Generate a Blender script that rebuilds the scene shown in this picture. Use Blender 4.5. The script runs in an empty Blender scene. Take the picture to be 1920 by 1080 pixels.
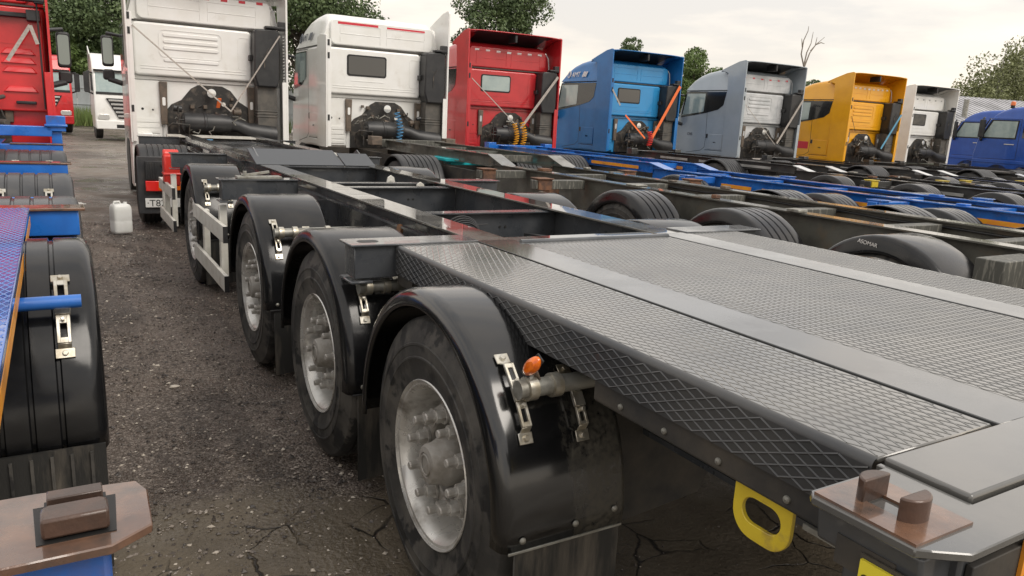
import bpy, math, random
import numpy as np
from mathutils import Vector, Matrix
random.seed(7); rng = np.random.default_rng(7)
R = math.radians
sc = bpy.context.scene
col = sc.collection

# ------------------------------------------------------------------ camera
cam_d = bpy.data.cameras.new('camera'); cam = bpy.data.objects.new('camera', cam_d); col.objects.link(cam)
yaw, pit, rol, foc = R(31.02), R(12.72), R(3.07), 1408.0
fwd = Vector((math.sin(yaw)*math.cos(pit), math.cos(yaw)*math.cos(pit), -math.sin(pit)))
rt = Vector((math.cos(yaw), -math.sin(yaw), 0)); up = rt.cross(fwd)
r2 = math.cos(rol)*rt + math.sin(rol)*up; u2 = -math.sin(rol)*rt + math.cos(rol)*up
cam.matrix_world = Matrix(((r2.x, u2.x, -fwd.x, -0.99), (r2.y, u2.y, -fwd.y, -2.22), (r2.z, u2.z, -fwd.z, 1.72), (0, 0, 0, 1)))
cam_d.sensor_width = 36; cam_d.lens = foc/1920*36; cam_d.clip_start = .05; cam_d.clip_end = 600
sc.camera = cam
# ------------------------------------------------------------------ sky and sun (overcast evening)
w = bpy.data.worlds.new('World'); sc.world = w; w.use_nodes = True
nt = w.node_tree; nt.nodes.clear(); N = nt.nodes.new; L = nt.links.new
out = N('ShaderNodeOutputWorld'); bg = N('ShaderNodeBackground'); bg2 = N('ShaderNodeBackground'); add = N('ShaderNodeAddShader')
sky = N('ShaderNodeTexSky'); sky.sky_type = 'NISHITA'; sky.sun_disc = False; sky.sun_elevation = R(22); sky.sun_rotation = R(100)
L(sky.outputs[0], bg2.inputs[0]); bg2.inputs[1].default_value = .012
tc = N('ShaderNodeTexCoord'); sep = N('ShaderNodeSeparateXYZ'); L(tc.outputs['Generated'], sep.inputs[0])
mp = N('ShaderNodeMapping'); mp.inputs['Scale'].default_value = (1, 1, 4.2); L(tc.outputs['Generated'], mp.inputs[0])
nz = N('ShaderNodeTexNoise'); nz.inputs['Scale'].default_value = 2.3; nz.inputs['Detail'].default_value = 7; nz.inputs['Roughness'].default_value = .55; L(mp.outputs[0], nz.inputs[0])
cr = N('ShaderNodeValToRGB'); L(nz.outputs[0], cr.inputs[0])
cr.color_ramp.elements[0].position = .40; cr.color_ramp.elements[0].color = (.60, .585, .57, 1)
cr.color_ramp.elements[1].position = .57; cr.color_ramp.elements[1].color = (.98, .88, .76, 1)
mr = N('ShaderNodeMapRange'); mr.inputs['From Min'].default_value = -.02; mr.inputs['From Max'].default_value = .45; L(sep.outputs['Z'], mr.inputs['Value'])
hz = N('ShaderNodeValToRGB'); L(mr.outputs[0], hz.inputs[0])
hz.color_ramp.elements[0].color = (.88, .70, .51, 1); hz.color_ramp.elements[1].color = (.86, .87, .90, 1)
e = hz.color_ramp.elements.new(.35); e.color = (.81, .71, .60, 1)
mx = N('ShaderNodeMix'); mx.data_type = 'RGBA'; mx.inputs[0].default_value = .68; L(hz.outputs[0], mx.inputs[6]); L(cr.outputs[0], mx.inputs[7])
L(mx.outputs[2], bg.inputs[0]); bg.inputs[1].default_value = 1.0
L(bg.outputs[0], add.inputs[0]); L(bg2.outputs[0], add.inputs[1]); L(add.outputs[0], out.inputs[0])
sd = bpy.data.lights.new('sun', 'SUN'); sd.energy = 1.5; sd.angle = R(30); sd.color = (1, .93, .84)
so = bpy.data.objects.new('sun', sd); col.objects.link(so); so.rotation_euler = Vector((-.25, .55, -.62)).normalized().to_track_quat('-Z', 'Y').to_euler()
sc.view_settings.view_transform = 'Standard'; sc.view_settings.look = 'None'; sc.view_settings.exposure = .34; sc.view_settings.gamma = 1
try: sc.view_settings.use_curve_mapping = False
except Exception: pass
sc.render.engine = 'CYCLES'; sc.cycles.max_bounces = 8; sc.cycles.use_denoising = True

# ------------------------------------------------------------------ materials
M = {}
def mat(name, c, rough=.5, metal=0, coat=0, c2=None, nscale=3, ndet=6, nlo=.4, nhi=.62, bump=0, bscale=60, rvar=0, stretch=None, dirt=None, dscale=1.5, dlo=.5, dhi=.7, spec=.5, trans=0, alpha=1, emit=None, coatr=.05):
    """c base colour, c2 a second colour laid in noise patches, dirt a third one in larger patches, rvar roughness variation"""
    m = bpy.data.materials.new(name); m.use_nodes = True; t = m.node_tree; b = t.nodes['Principled BSDF']; n = t.nodes.new; l = t.links.new
    b.inputs['Base Color'].default_value = (*c, 1); b.inputs['Roughness'].default_value = rough; b.inputs['Metallic'].default_value = metal
    b.inputs['Coat Weight'].default_value = coat; b.inputs['Coat Roughness'].default_value = coatr; b.inputs['Specular IOR Level'].default_value = spec
    if trans: b.inputs['Transmission Weight'].default_value = trans
    if alpha < 1: b.inputs['Alpha'].default_value = alpha
    if emit: b.inputs['Emission Color'].default_value = (*emit, 1); b.inputs['Emission Strength'].default_value = 1
    co = n('ShaderNodeTexCoord'); vec = co.outputs['Object']
    if stretch:
        q = n('ShaderNodeMapping'); q.inputs['Scale'].default_value = stretch; l(vec, q.inputs[0]); svec = q.outputs[0]
    else: svec = vec
    src = None
    def noise(v, s, d, lo, hi):
        z = n('ShaderNodeTexNoise'); z.inputs['Scale'].default_value = s; z.inputs['Detail'].default_value = d; z.inputs['Roughness'].default_value = .6; l(v, z.inputs[0])
        r = n('ShaderNodeMapRange'); r.inputs['From Min'].default_value = lo; r.inputs['From Max'].default_value = hi; l(z.outputs[0], r.inputs['Value']); return r.outputs[0]
    if c2:
        f = noise(svec, nscale, ndet, nlo, nhi); x = n('ShaderNodeMix'); x.data_type = 'RGBA'; l(f, x.inputs[0]); x.inputs[6].default_value = (*c, 1); x.inputs[7].default_value = (*c2, 1); src = x.outputs[2]
    if dirt:
        f = noise(vec, dscale, 8, dlo, dhi); x = n('ShaderNodeMix'); x.data_type = 'RGBA'; l(f, x.inputs[0])
        if src: l(src, x.inputs[6])
        else: x.inputs[6].default_value = (*c, 1)
        x.inputs[7].default_value = (*dirt, 1); src = x.outputs[2]
    if src: l(src, b.inputs['Base Color'])
    if rvar:
        f = noise(svec, nscale*.8, 5, .42, .6); x = n('ShaderNodeMapRange'); l(f, x.inputs['Value']); x.inputs['To Min'].default_value = max(.03, rough-rvar); x.inputs['To Max'].default_value = min(1, rough+rvar); l(x.outputs[0], b.inputs['Roughness'])
        if coat and name in ('frame_grey', 'trailer_weathered', 'rust_wet'):
            f2 = noise(vec, 2.2, 6, .40, .50); x2 = n('ShaderNodeMapRange'); l(f2, x2.inputs['Value']); x2.inputs['To Min'].default_value = .35; l(x2.outputs[0], b.inputs['Coat Weight'])
    if bump:
        z = n('ShaderNodeTexNoise'); z.inputs['Scale'].default_value = bscale; z.inputs['Detail'].default_value = 6; l(svec if stretch else vec, z.inputs[0])
        bp = n('ShaderNodeBump'); bp.inputs['Strength'].default_value = bump; bp.inputs['Distance'].default_value = .01; l(z.outputs[0], bp.inputs['Height']); l(bp.outputs[0], b.inputs['Normal'])
    M[name] = m; return m
mat('frame_grey', (.040, .045, .052), .36, 0, 1, c2=(.062, .066, .072), nscale=4, rvar=.14, bump=.04, dirt=(.075, .070, .062), dlo=.56, dhi=.8)
mat('deck_grey', (.072, .072, .070), .20, 0, 1, coatr=.07, c2=(.10, .098, .092), nscale=3, rvar=.10, bump=.015, dirt=(.16, .15, .13), dscale=.9, dlo=.52, dhi=.8)
mat('tread_ridge', (.20, .20, .195), .25, .3, .6, c2=(.24, .235, .22), nscale=6)
mat('rail_wet', (.10, .10, .094), .14, 0, 1, c2=(.16, .15, .13), nscale=3, rvar=.10, bump=.006, bscale=14, coatr=.015)
mat('strip_grey', (.055, .058, .060), .26, 0, 1, coatr=.06, c2=(.062, .065, .066), nscale=2.5, rvar=.12, dirt=(.15, .14, .12), dscale=1.2, dlo=.54, dhi=.8)
mat('plate_grey', (.062, .068, .076), .5)
mat('skirt_dark', (.032, .034, .038), .42, 0, .2, c2=(.055, .055, .055), nscale=3, bump=.05)
mat('underframe', (.022, .022, .022), .7, c2=(.06, .052, .042), nscale=4, bump=.1)
mat('fender_black', (.0070, .0073, .0080), .20, 0, .12, spec=.38, bump=.10, bscale=5, c2=(.013, .013, .014), nscale=5, rvar=.07, dirt=(.030, .028, .025), dscale=2.4, dlo=.60, dhi=.80, coatr=.10)
mat('fender_grey', (.030, .032, .036), .36, 0, .15, c2=(.05, .05, .052), nscale=3, rvar=.1, dirt=(.075, .068, .06), dscale=3, dlo=.55, dhi=.8)
mat('flap', (.020, .020, .019), .55, c2=(.105, .092, .075), nscale=2.2, stretch=(5, 5, .8), nlo=.48, nhi=.66, bump=.15, bscale=40)
mat('mud_fender', (.014, .014, .014), .4, c2=(.065, .060, .050), nscale=3.5, stretch=(4, 4, .9), nlo=.46, nhi=.62, rvar=.15)
mat('rubber', (.034, .033, .031), .72, c2=(.085, .079, .070), nscale=5, nlo=.42, nhi=.62, bump=.25, bscale=25, dirt=(.014, .014, .014), dscale=7, dlo=.52, dhi=.58)
mat('rubber_far', (.022, .022, .023), .6, c2=(.05, .047, .043), nscale=5)
mat('rim_silver', (.62, .61, .58), .36, .5, 0, c2=(.36, .33, .29), nscale=9, nlo=.50, nhi=.76, bump=.04, rvar=.12, dirt=(.10, .085, .065), dscale=6, dlo=.55, dhi=.75)
mat('hub_dust', (.30, .285, .26), .6, .1, c2=(.37, .35, .32), nscale=9, bump=.08, bscale=90, dirt=(.17, .15, .12), dscale=8)
mat('nut_steel', (.58, .57, .54), .4, .3, c2=(.36, .34, .31), nscale=30)
mat('zinc', (.60, .58, .52), .38, .8, c2=(.40, .36, .28), nscale=18, rvar=.1)
mat('galvanised', (.34, .34, .31), .5, .55, c2=(.20, .19, .165), nscale=14, bump=.15)
mat('rust_wet', (.115, .062, .042), .30, .1, 1, c2=(.20, .105, .062), nscale=9, bump=.06, rvar=.14, dirt=(.060, .042, .033), dscale=12, coatr=.04)
mat('rust_lock', (.050, .030, .022), .5, .2, .5, c2=(.085, .045, .030), nscale=14, bump=.12, bscale=120)
mat('rust', (.20, .095, .05), .8, c2=(.09, .05, .035), nscale=12, bump=.3)
mat('yellow_paint', (.66, .50, .035), .45, 0, .2, c2=(.55, .40, .03), nscale=6, bump=.08, dirt=(.28, .19, .07), dscale=9, dlo=.57, dhi=.72)
mat('yellow_sticker', (.78, .66, .05), .35); mat('ink', (.01, .01, .01), .5)
mat('amber', (.80, .17, .008), .2, 0, .6, c2=(.55, .09, .006), nscale=60); mat('amber_dull', (.20, .10, .05), .4)
mat('orange_tape', (.80, .34, .02), .4, c2=(.72, .27, .03), nscale=8, dirt=(.45, .2, .05), dscale=3)
mat('red_tape', (.62, .03, .05), .35); mat('white_tape', (.72, .70, .68), .35); mat('silver_tape', (.36, .36, .35), .4, c2=(.25, .25, .24))
mat('red_lamp', (.72, .02, .015), .15, 0, 1); mat('plate_white', (.72, .72, .70), .4)
mat('guard_alu', (.66, .65, .60), .45, .1, c2=(.56, .54, .48), nscale=7, dirt=(.34, .31, .25), dscale=5, dlo=.58, dhi=.8)
mat('extinguisher_red', (.62, .035, .025), .35, 0, .3)
mat('white_paint', (.84, .84, .82), .28, 0, .5, c2=(.79, .785, .75), nscale=2.5, dirt=(.52, .48, .41), dscale=2.1, dlo=.60, dhi=.85)
mat('red_paint', (.55, .025, .032), .28, 0, .5, c2=(.48, .020, .027), nscale=2.5, dirt=(.22, .03, .03), dscale=2.5, dlo=.6, dhi=.85)
mat('bright_red_paint', (.72, .026, .032), .32, 0, .5, c2=(.55, .018, .022), nscale=2, dirt=(.30, .03, .03), dscale=2.5, dlo=.6, dhi=.85)
mat('blue_paint', (.014, .165, .46), .30, 0, .25, c2=(.012, .14, .40), nscale=2.5)
mat('light_blue_paint', (.030, .28, .60), .30, 0, .4, c2=(.03, .26, .56), nscale=2.5)
mat('navy_paint', (.018, .085, .40), .26, 0, .4, c2=(.014, .07, .34), nscale=2.5)
mat('silver_blue_paint', (.38, .43, .47), .30, .1, .5, c2=(.35, .40, .44), nscale=2.5)
mat('pale_grey_paint', (.60, .61, .62), .35, 0, .4, c2=(.45, .47, .48), nscale=2.5)
mat('yellow_cab_paint', (.84, .40, .010), .28, 0, .4, c2=(.78, .36, .010), nscale=2.5)
mat('trailer_blue', (.016, .16, .58), .32, 0, .7, c2=(.014, .12, .46), nscale=4, rvar=.12, dirt=(.12, .08, .10), dscale=4, dlo=.6, dhi=.8)
mat('blue_wet', (.014, .13, .52), .18, 0, 1, c2=(.012, .10, .42), nscale=4, rvar=.1, coatr=.04)
mat('trailer_weathered', (.115, .113, .095), .5, 0, .6, c2=(.075, .073, .064), nscale=5, rvar=.15, bump=.1, dirt=(.17, .12, .075), dscale=3.2, dlo=.56, dhi=.76)
mat('streaked', (.080, .080, .070), .55, c2=(.19, .185, .16), nscale=6, stretch=(7, 7, 1.2), nlo=.52, nhi=.62)
mat('trailer_dark', (.035, .036, .037), .42, 0, .7, c2=(.055, .054, .050), nscale=4, rvar=.14, dirt=(.10, .08, .06), dscale=4, dlo=.6, dhi=.8)
mat('black_plastic', (.020, .021, .023), .42, c2=(.034, .034, .035), nscale=4, dirt=(.07, .062, .05), dscale=5, dlo=.58, dhi=.78)
mat('duct_dusty', (.075, .072, .066), .7, c2=(.12, .11, .095), nscale=6, bump=.2)
mat('engine_dark', (.028, .026, .024), .6, c2=(.12, .10, .08), nscale=9, nlo=.5, nhi=.7, bump=.3)
mat('brown_bracket', (.10, .082, .065), .6, c2=(.16, .12, .09), nscale=12)
mat('glass_dark', (.010, .012, .014), .06, 0, 1, spec=.8)
mat('glass_pale', (.36, .44, .42), .08, 0, 1, c2=(.28, .36, .36), nscale=3)
mat('window_band', (.012, .013, .015), .16, 0, .6)
mat('mirror_glass', (.22, .25, .25), .08, 1)
mat('lamp_glass', (.75, .75, .72), .1, .4, 1)
mat('strap_grey', (.42, .38, .34), .7, c2=(.30, .27, .24), nscale=30); mat('strap_orange', (.82, .17, .04), .7); mat('strap_blue', (.10, .30, .45), .7)
mat('hose_yellow', (.78, .36, .01), .4); mat('hose_red', (.72, .03, .02), .4); mat('hose_blue', (.08, .25, .45), .4)
mat('teal_grease', (.01, .42, .47), .4)
mat('chrome_grille', (.62, .62, .60), .25, .6)
mat('logo_pale', (.30, .42, .62), .5); mat('logo_dark', (.10, .11, .13), .5)
mat('can_plastic', (.82, .83, .81), .35, c2=(.74, .75, .72), nscale=6, spec=.4)
mat('fence_metal', (.40, .43, .44), .5, .2, c2=(.33, .36, .37), nscale=1.2)
mat('wall_dark', (.10, .11, .09), .8)
mat('roof_metal', (.46, .46, .48), .55, c2=(.30, .30, .31), nscale=.5)
mat('leaf_dark', (.062, .100, .040), .6, c2=(.125, .175, .070), nscale=.9, ndet=3, nlo=.35, nhi=.65)
mat('leaf_mid', (.085, .14, .035), .6, c2=(.14, .20, .06), nscale=.9, ndet=3, nlo=.35, nhi=.65)
mat('leaf_birch', (.19, .21, .10), .6, c2=(.20, .22, .09), nscale=.9, ndet=3, nlo=.35, nhi=.65)
mat('bark', (.10, .085, .07), .9, c2=(.06, .05, .04), nscale=6, bump=.4, bscale=20); mat('bark_birch', (.50, .48, .44), .8, c2=(.12, .11, .10), nscale=3, stretch=(1, 1, 4), nlo=.55, nhi=.62); mat('bark_dead', (.22, .19, .16), .9)
mat('grass', (.10, .16, .035), .8, c2=(.16, .20, .06), nscale=2)
mat('stone_mix', (.090, .076, .066), .5, c2=(.29, .25, .215), nscale=11, ndet=0, nlo=.45, nhi=.66, dirt=(.05, .043, .040), dscale=14, dlo=.5, dhi=.56)
mat('stone_pale', (.55, .50, .43), .7, c2=(.42, .37, .31), nscale=20); mat('stone_tan', (.34, .30, .22), .9, c2=(.24, .21, .15), nscale=15, bump=.5)
mat('bottle', (.5, .5, .48), .3)

mat('fender_near', (.0075, .0078, .0085), .20, 0, .6, coatr=.10)
def dusty(m):
    t = m.node_tree; b = t.nodes['Principled BSDF']; n = t.nodes.new; l = t.links.new
    co = n('ShaderNodeTexCoord'); mp = n('ShaderNodeMapping'); mp.inputs['Scale'].default_value = (9, 9, 1.3); l(co.outputs['Object'], mp.inputs[0])
    z = n('ShaderNodeTexNoise'); z.inputs['Scale'].default_value = 2.6; z.inputs['Detail'].default_value = 8; z.inputs['Roughness'].default_value = .65; l(mp.outputs[0], z.inputs[0])
    f = n('ShaderNodeTexNoise'); f.inputs['Scale'].default_value = 60; f.inputs['Detail'].default_value = 6; l(co.outputs['Object'], f.inputs[0])
    sx = n('ShaderNodeSeparateXYZ'); l(co.outputs['Object'], sx.inputs[0])
    def mr(src, a, c): q = n('ShaderNodeMapRange'); l(src, q.inputs['Value']); q.inputs['From Min'].default_value = a; q.inputs['From Max'].default_value = c; return q.outputs[0]
    def mul(a, c): q = n('ShaderNodeMath'); q.operation = 'MULTIPLY'; l(a, q.inputs[0]); l(c, q.inputs[1]); return q.outputs[0]
    ax = n('ShaderNodeMath'); ax.operation = 'MULTIPLY_ADD'; l(z.outputs[0], ax.inputs[0]); ax.inputs[1].default_value = .35; l(sx.outputs['X'], ax.inputs[2])
    k = mul(mul(mr(ax.outputs[0], .42, .50), mr(sx.outputs['Z'], 1.06, .80)), mr(f.outputs[0], .25, .60))
    x = n('ShaderNodeMix'); x.data_type = 'RGBA'; l(k, x.inputs[0]); x.inputs[6].default_value = (.0075, .0078, .0085, 1); x.inputs[7].default_value = (.065, .060, .048, 1); l(x.outputs[2], b.inputs['Base Color'])
    q = n('ShaderNodeMapRange'); l(k, q.inputs['Value']); q.inputs['To Min'].default_value = .18; q.inputs['To Max'].default_value = .7; l(q.outputs[0], b.inputs['Roughness'])
    q = n('ShaderNodeMapRange'); l(k, q.inputs['Value']); q.inputs['To Min'].default_value = .6; q.inputs['To Max'].default_value = 0; l(q.outputs[0], b.inputs['Coat Weight'])
dusty(M['fender_near'])
# ------------------------------------------------------------------ mesh helper
def spots(name, mb, m, parent, locs, **k):
    o = mb.build(name, m, parent, **k); o.location = locs[0]
    for p_ in locs[1:]:
        c = bpy.data.objects.new(name, o.data); col.objects.link(c); c.parent = parent; c.location = p_
class MB:
    def __init__(s): s.v = []; s.f = []
    def add(s, vs, fs):
        o = len(s.v); s.v += [tuple(v) for v in vs]; s.f += [tuple(i+o for i in f) for f in fs]; return s
    def box(s, x0, x1, y0, y1, z0, z1, m=None):
        vs = [(x0,y0,z0),(x1,y0,z0),(x1,y1,z0),(x0,y1,z0),(x0,y0,z1),(x1,y0,z1),(x1,y1,z1),(x0,y1,z1)]
        if m is not None: vs = [tuple(m @ Vector(v)) for v in vs]
        return s.add(vs, [(0,3,2,1),(4,5,6,7),(0,1,5,4),(1,2,6,5),(2,3,7,6),(3,0,4,7)])
    def beam(s, p, q, w_, h, upv=(0, 0, 1)):
        p = Vector(p); q = Vector(q); d = (q-p).normalized(); u = Vector(upv); sd_ = d.cross(u).normalized(); u = sd_.cross(d)
        vs = []
        for e_ in (p, q):
            for a, b_ in ((-1,-1),(1,-1),(1,1),(-1,1)): vs.append(e_ + sd_*a*w_/2 + u*b_*h/2)
        return s.add(vs, [(0,1,2,3),(7,6,5,4),(0,4,5,1),(1,5,6,2),(2,6,7,3),(3,7,4,0)])
    def prism(s, poly, ax, t0, t1):
        """poly: list of 2-D points; ax 'x': (y,z); 'y': (x,z); 'z': (x,y); extruded t0..t1"""
        n_ = len(poly)
        g = {'x': lambda a, b_, t: (t, a, b_), 'y': lambda a, b_, t: (a, t, b_), 'z': lambda a, b_, t: (a, b_, t)}[ax]
        vs = [g(a, b_, t0) for a, b_ in poly] + [g(a, b_, t1) for a, b_ in poly]
        return s.add(vs, [tuple(range(n_)), tuple(range(2*n_-1, n_-1, -1))] + [(i, i+n_, (i+1) % n_ + n_, (i+1) % n_) for i in range(n_)])
    def tube(s, pts, r, n_=8, cap=True, r1=None):
        pts = [Vector(p) for p in pts]; k = len(pts); vs = []; prev = None
        for i, p in enumerate(pts):
            d = (pts[min(i+1, k-1)] - pts[max(i-1, 0)]).normalized()
            if prev is None: a = d.orthogonal().normalized()
            else: a = (prev - d*prev.dot(d)).normalized()
            prev = a; b_ = d.cross(a); rr = r if r1 is None else r + (r1-r)*i/(k-1)
            for j in range(n_):
                t = 2*math.pi*j/n_; vs.append(p + (a*math.cos(t) + b_*math.sin(t))*rr)
        fs = [(i*n_+j, i*n_+(j+1) % n_, (i+1)*n_+(j+1) % n_, (i+1)*n_+j) for i in range(k-1) for j in range(n_)]
        if cap: fs += [tuple(range(n_-1, -1, -1)), tuple(range((k-1)*n_, k*n_))]
        return s.add(vs, fs)
    def lathe(s, prof, n_=40, c=(0, 0, 0), ax='x', closed=False):
        """prof: (along axis, radius)"""
        vs = []
        for a, r in prof:
            for j in range(n_):
                t = 2*math.pi*j/n_; u, v = r*math.cos(t), r*math.sin(t)
                vs.append({'x': (c[0]+a, c[1]+u, c[2]+v), 'y': (c[0]+u, c[1]+a, c[2]+v), 'z': (c[0]+u, c[1]+v, c[2]+a)}[ax])
        k = len(prof); rows = k if closed else k-1
        fs = [(i*n_+j, ((i+1) % k)*n_+j, ((i+1) % k)*n_+(j+1) % n_, i*n_+(j+1) % n_) for i in range(rows) for j in range(n_)]
        return s.add(vs, fs)
    def sweep(s, rings):
        """rings: list of equal-length point lists, open sheet"""
        k = len(rings); n_ = len(rings[0]); vs = [p for r in rings for p in r]
        return s.add(vs, [(i*n_+j, i*n_+j+1, (i+1)*n_+j+1, (i+1)*n_+j) for i in range(k-1) for j in range(n_-1)])
    def build(s, name, m, parent=None, loc=None, bevel=0, seg=2, smooth=35, solid=0, label=None, kind=None, off=-1, matrix=None):
        me = bpy.data.meshes.new(name); me.from_pydata(s.v, [], s.f); me.materials.append(M[m] if isinstance(m, str) else m)
        import bmesh
        bm = bmesh.new(); bm.from_mesh(me); bmesh.ops.recalc_face_normals(bm, faces=bm.faces); bm.to_mesh(me); bm.free()
        if smooth:
            me.shade_smooth(); me.set_sharp_from_angle(angle=R(smooth))
        o = bpy.data.objects.new(name, me); col.objects.link(o)
        if parent: o.parent = parent
        if loc: o.location = loc
        if matrix is not None: o.matrix_local = matrix
        if solid:
            q = o.modifiers.new('solid', 'SOLIDIFY'); q.thickness = solid; q.offset = off
        if bevel:
            q = o.modifiers.new('bevel', 'BEVEL'); q.width = bevel; q.segments = seg; q.limit_method = 'ANGLE'; q.angle_limit = R(40)
        if label: o['label'] = label
        if kind: o['kind'] = kind
        return o
def thing(name, label, cat, loc=(0, 0, 0), rz=0, group=None, parent=None):
    o = bpy.data.objects.new(name, None); col.objects.link(o); o.location = loc; o.rotation_euler = (0, 0, rz); o.empty_display_size = .2
    if parent: o.parent = parent
    if label: o['label'] = label
    if cat: o['category'] = cat
    if group: o['group'] = group
    return o
def tagm(o, label, cat, group=None):
    o['label'] = label; o['category'] = cat
    if group: o['group'] = group
    return o
def empty(name, parent, loc=(0, 0, 0)): return thing(name, None, None, loc, 0, None, parent)
def copy_tree(o, parent=None):
    c = o.copy(); col.objects.link(c); c.parent = parent
    for ch in list(o.children): copy_tree(ch, c)
    return c
def text(name, s, size, m, mt, parent=None, ext=.001):
    cu = bpy.data.curves.new(name, 'FONT'); cu.body = s; cu.size = size; cu.extrude = ext; cu.align_x = 'LEFT'
    t = bpy.data.objects.new(name, cu); col.objects.link(t); dg = bpy.context.evaluated_depsgraph_get()
    me = bpy.data.meshes.new_from_object(t.evaluated_get(dg)); bpy.data.objects.remove(t); bpy.data.curves.remove(cu)
    me.materials.clear(); me.materials.append(M[m]); o = bpy.data.objects.new(name, me); col.objects.link(o)
    if parent: o.parent = parent
    o.matrix_local = mt; return o
def face_mt(origin, right, upv):
    r = Vector(right).normalized(); u = Vector(upv).normalized(); n_ = r.cross(u)
    return Matrix(((r.x, u.x, n_.x, origin[0]), (r.y, u.y, n_.y, origin[1]), (r.z, u.z, n_.z, origin[2]), (0, 0, 0, 1)))
def rrect(x0, x1, z0, z1, r, n_=4):
    p = []
    for cx, cz, a in ((x1-r, z1-r, 0), (x0+r, z1-r, 90), (x0+r, z0+r, 180), (x1-r, z0+r, 270)):
        for i in range(n_+1):
            t = R(a+90*i/n_); p.append((cx+r*math.cos(t), cz+r*math.sin(t)))
    return p
def disp(pts, amp, s=1.0):
    return pts

# ------------------------------------------------------------------ ground
gm = bpy.data.materials.new('gravel_ground'); gm.use_nodes = True; t = gm.node_tree; b = t.nodes['Principled BSDF']; n = t.nodes.new; l = t.links.new
co = n('ShaderNodeTexCoord').outputs['Object']
def gn(s, d, lo, hi, r=.6):
    z = n('ShaderNodeTexNoise'); z.inputs['Scale'].default_value = s; z.inputs['Detail'].default_value = d; z.inputs['Roughness'].default_value = r; l(co, z.inputs[0])
    q = n('ShaderNodeMapRange'); q.inputs['From Min'].default_value = lo; q.inputs['From Max'].default_value = hi; l(z.outputs[0], q.inputs['Value']); return q.outputs[0]
def mixc(f, a, c_):
    x = n('ShaderNodeMix'); x.data_type = 'RGBA'; l(f, x.inputs[0])
    for i, v in ((6, a), (7, c_)):
        if isinstance(v, tuple): x.inputs[i].default_value = (*v, 1)
        else: l(v, x.inputs[i])
    return x.outputs[2]
base = mixc(gn(.5, 6, .4, .62), (.066, .052, .043), (.170, .136, .112))
vo = n('ShaderNodeTexVoronoi'); vo.inputs['Scale'].default_value = 85; l(co, vo.inputs[0])
vr = n('ShaderNodeMapRange'); sepc = n('ShaderNodeSeparateColor'); l(vo.outputs['Color'], sepc.inputs[0]); l(sepc.outputs[0], vr.inputs['Value']); vr.inputs['From Min'].default_value = .45; vr.inputs['From Max'].default_value = 1.05
base = mixc(vr.outputs[0], base, (.27, .23, .20))
sx = n('ShaderNodeSeparateXYZ'); l(co, sx.inputs[0])
# long ruts and damp tracks running along the lane
rm = n('ShaderNodeMapping'); rm.inputs['Scale'].default_value = (2.6, .28, 1); l(co, rm.inputs[0]); rn = n('ShaderNodeTexNoise'); rn.inputs['Scale'].default_value = 1.3; rn.inputs['Detail'].default_value = 6; l(rm.outputs[0], rn.inputs[0])
rq = n('ShaderNodeMapRange'); l(rn.outputs[0], rq.inputs['Value']); rq.inputs['From Min'].default_value = .50; rq.inputs['From Max'].default_value = .60; rq.inputs['To Max'].default_value = .45
base = mixc(rq.outputs[0], base, (.034, .028, .025))
# trodden clay near the camera, with drying cracks
wob = n('ShaderNodeTexNoise'); wob.inputs['Scale'].default_value = 1.6; wob.inputs['Detail'].default_value = 5; l(co, wob.inputs[0])
ad = n('ShaderNodeMath'); ad.operation = 'MULTIPLY_ADD'; l(wob.outputs[0], ad.inputs[0]); ad.inputs[1].default_value = 2.2; l(sx.outputs['Y'], ad.inputs[2])
mk = n('ShaderNodeMapRange'); l(ad.outputs[0], mk.inputs['Value']); mk.inputs['From Min'].default_value = 2.25; mk.inputs['From Max'].default_value = 1.85
clay = mixc(gn(3, 7, .35, .65), (.095, .077, .054), (.150, .124, .090))
base = mixc(mk.outputs[0], base, clay)
wv = n('ShaderNodeVectorMath'); wv.operation = 'MULTIPLY_ADD'; l(wob.outputs['Color'], wv.inputs[0]); wv.inputs[1].default_value = (.5, .5, 0); l(co, wv.inputs[2])
ck = n('ShaderNodeTexVoronoi'); ck.feature = 'DISTANCE_TO_EDGE'; ck.inputs['Scale'].default_value = 3.2; l(wv.outputs[0], ck.inputs[0])
cm = n('ShaderNodeMapRange'); l(ck.outputs['Distance'], cm.inputs['Value']); cm.inputs['From Min'].default_value = .020; cm.inputs['From Max'].default_value = .006
cw = n('ShaderNodeMath'); cw.operation = 'MULTIPLY'; l(cm.outputs[0], cw.inputs[0]); l(mk.outputs[0], cw.inputs[1])
cw2 = n('ShaderNodeMath'); cw2.operation = 'MULTIPLY'; l(cw.outputs[0], cw2.inputs[0]); l(gn(1.7, 2, .45, .53), cw2.inputs[1])
base = mixc(cw2.outputs[0], base, (.018, .015, .012))
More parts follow.
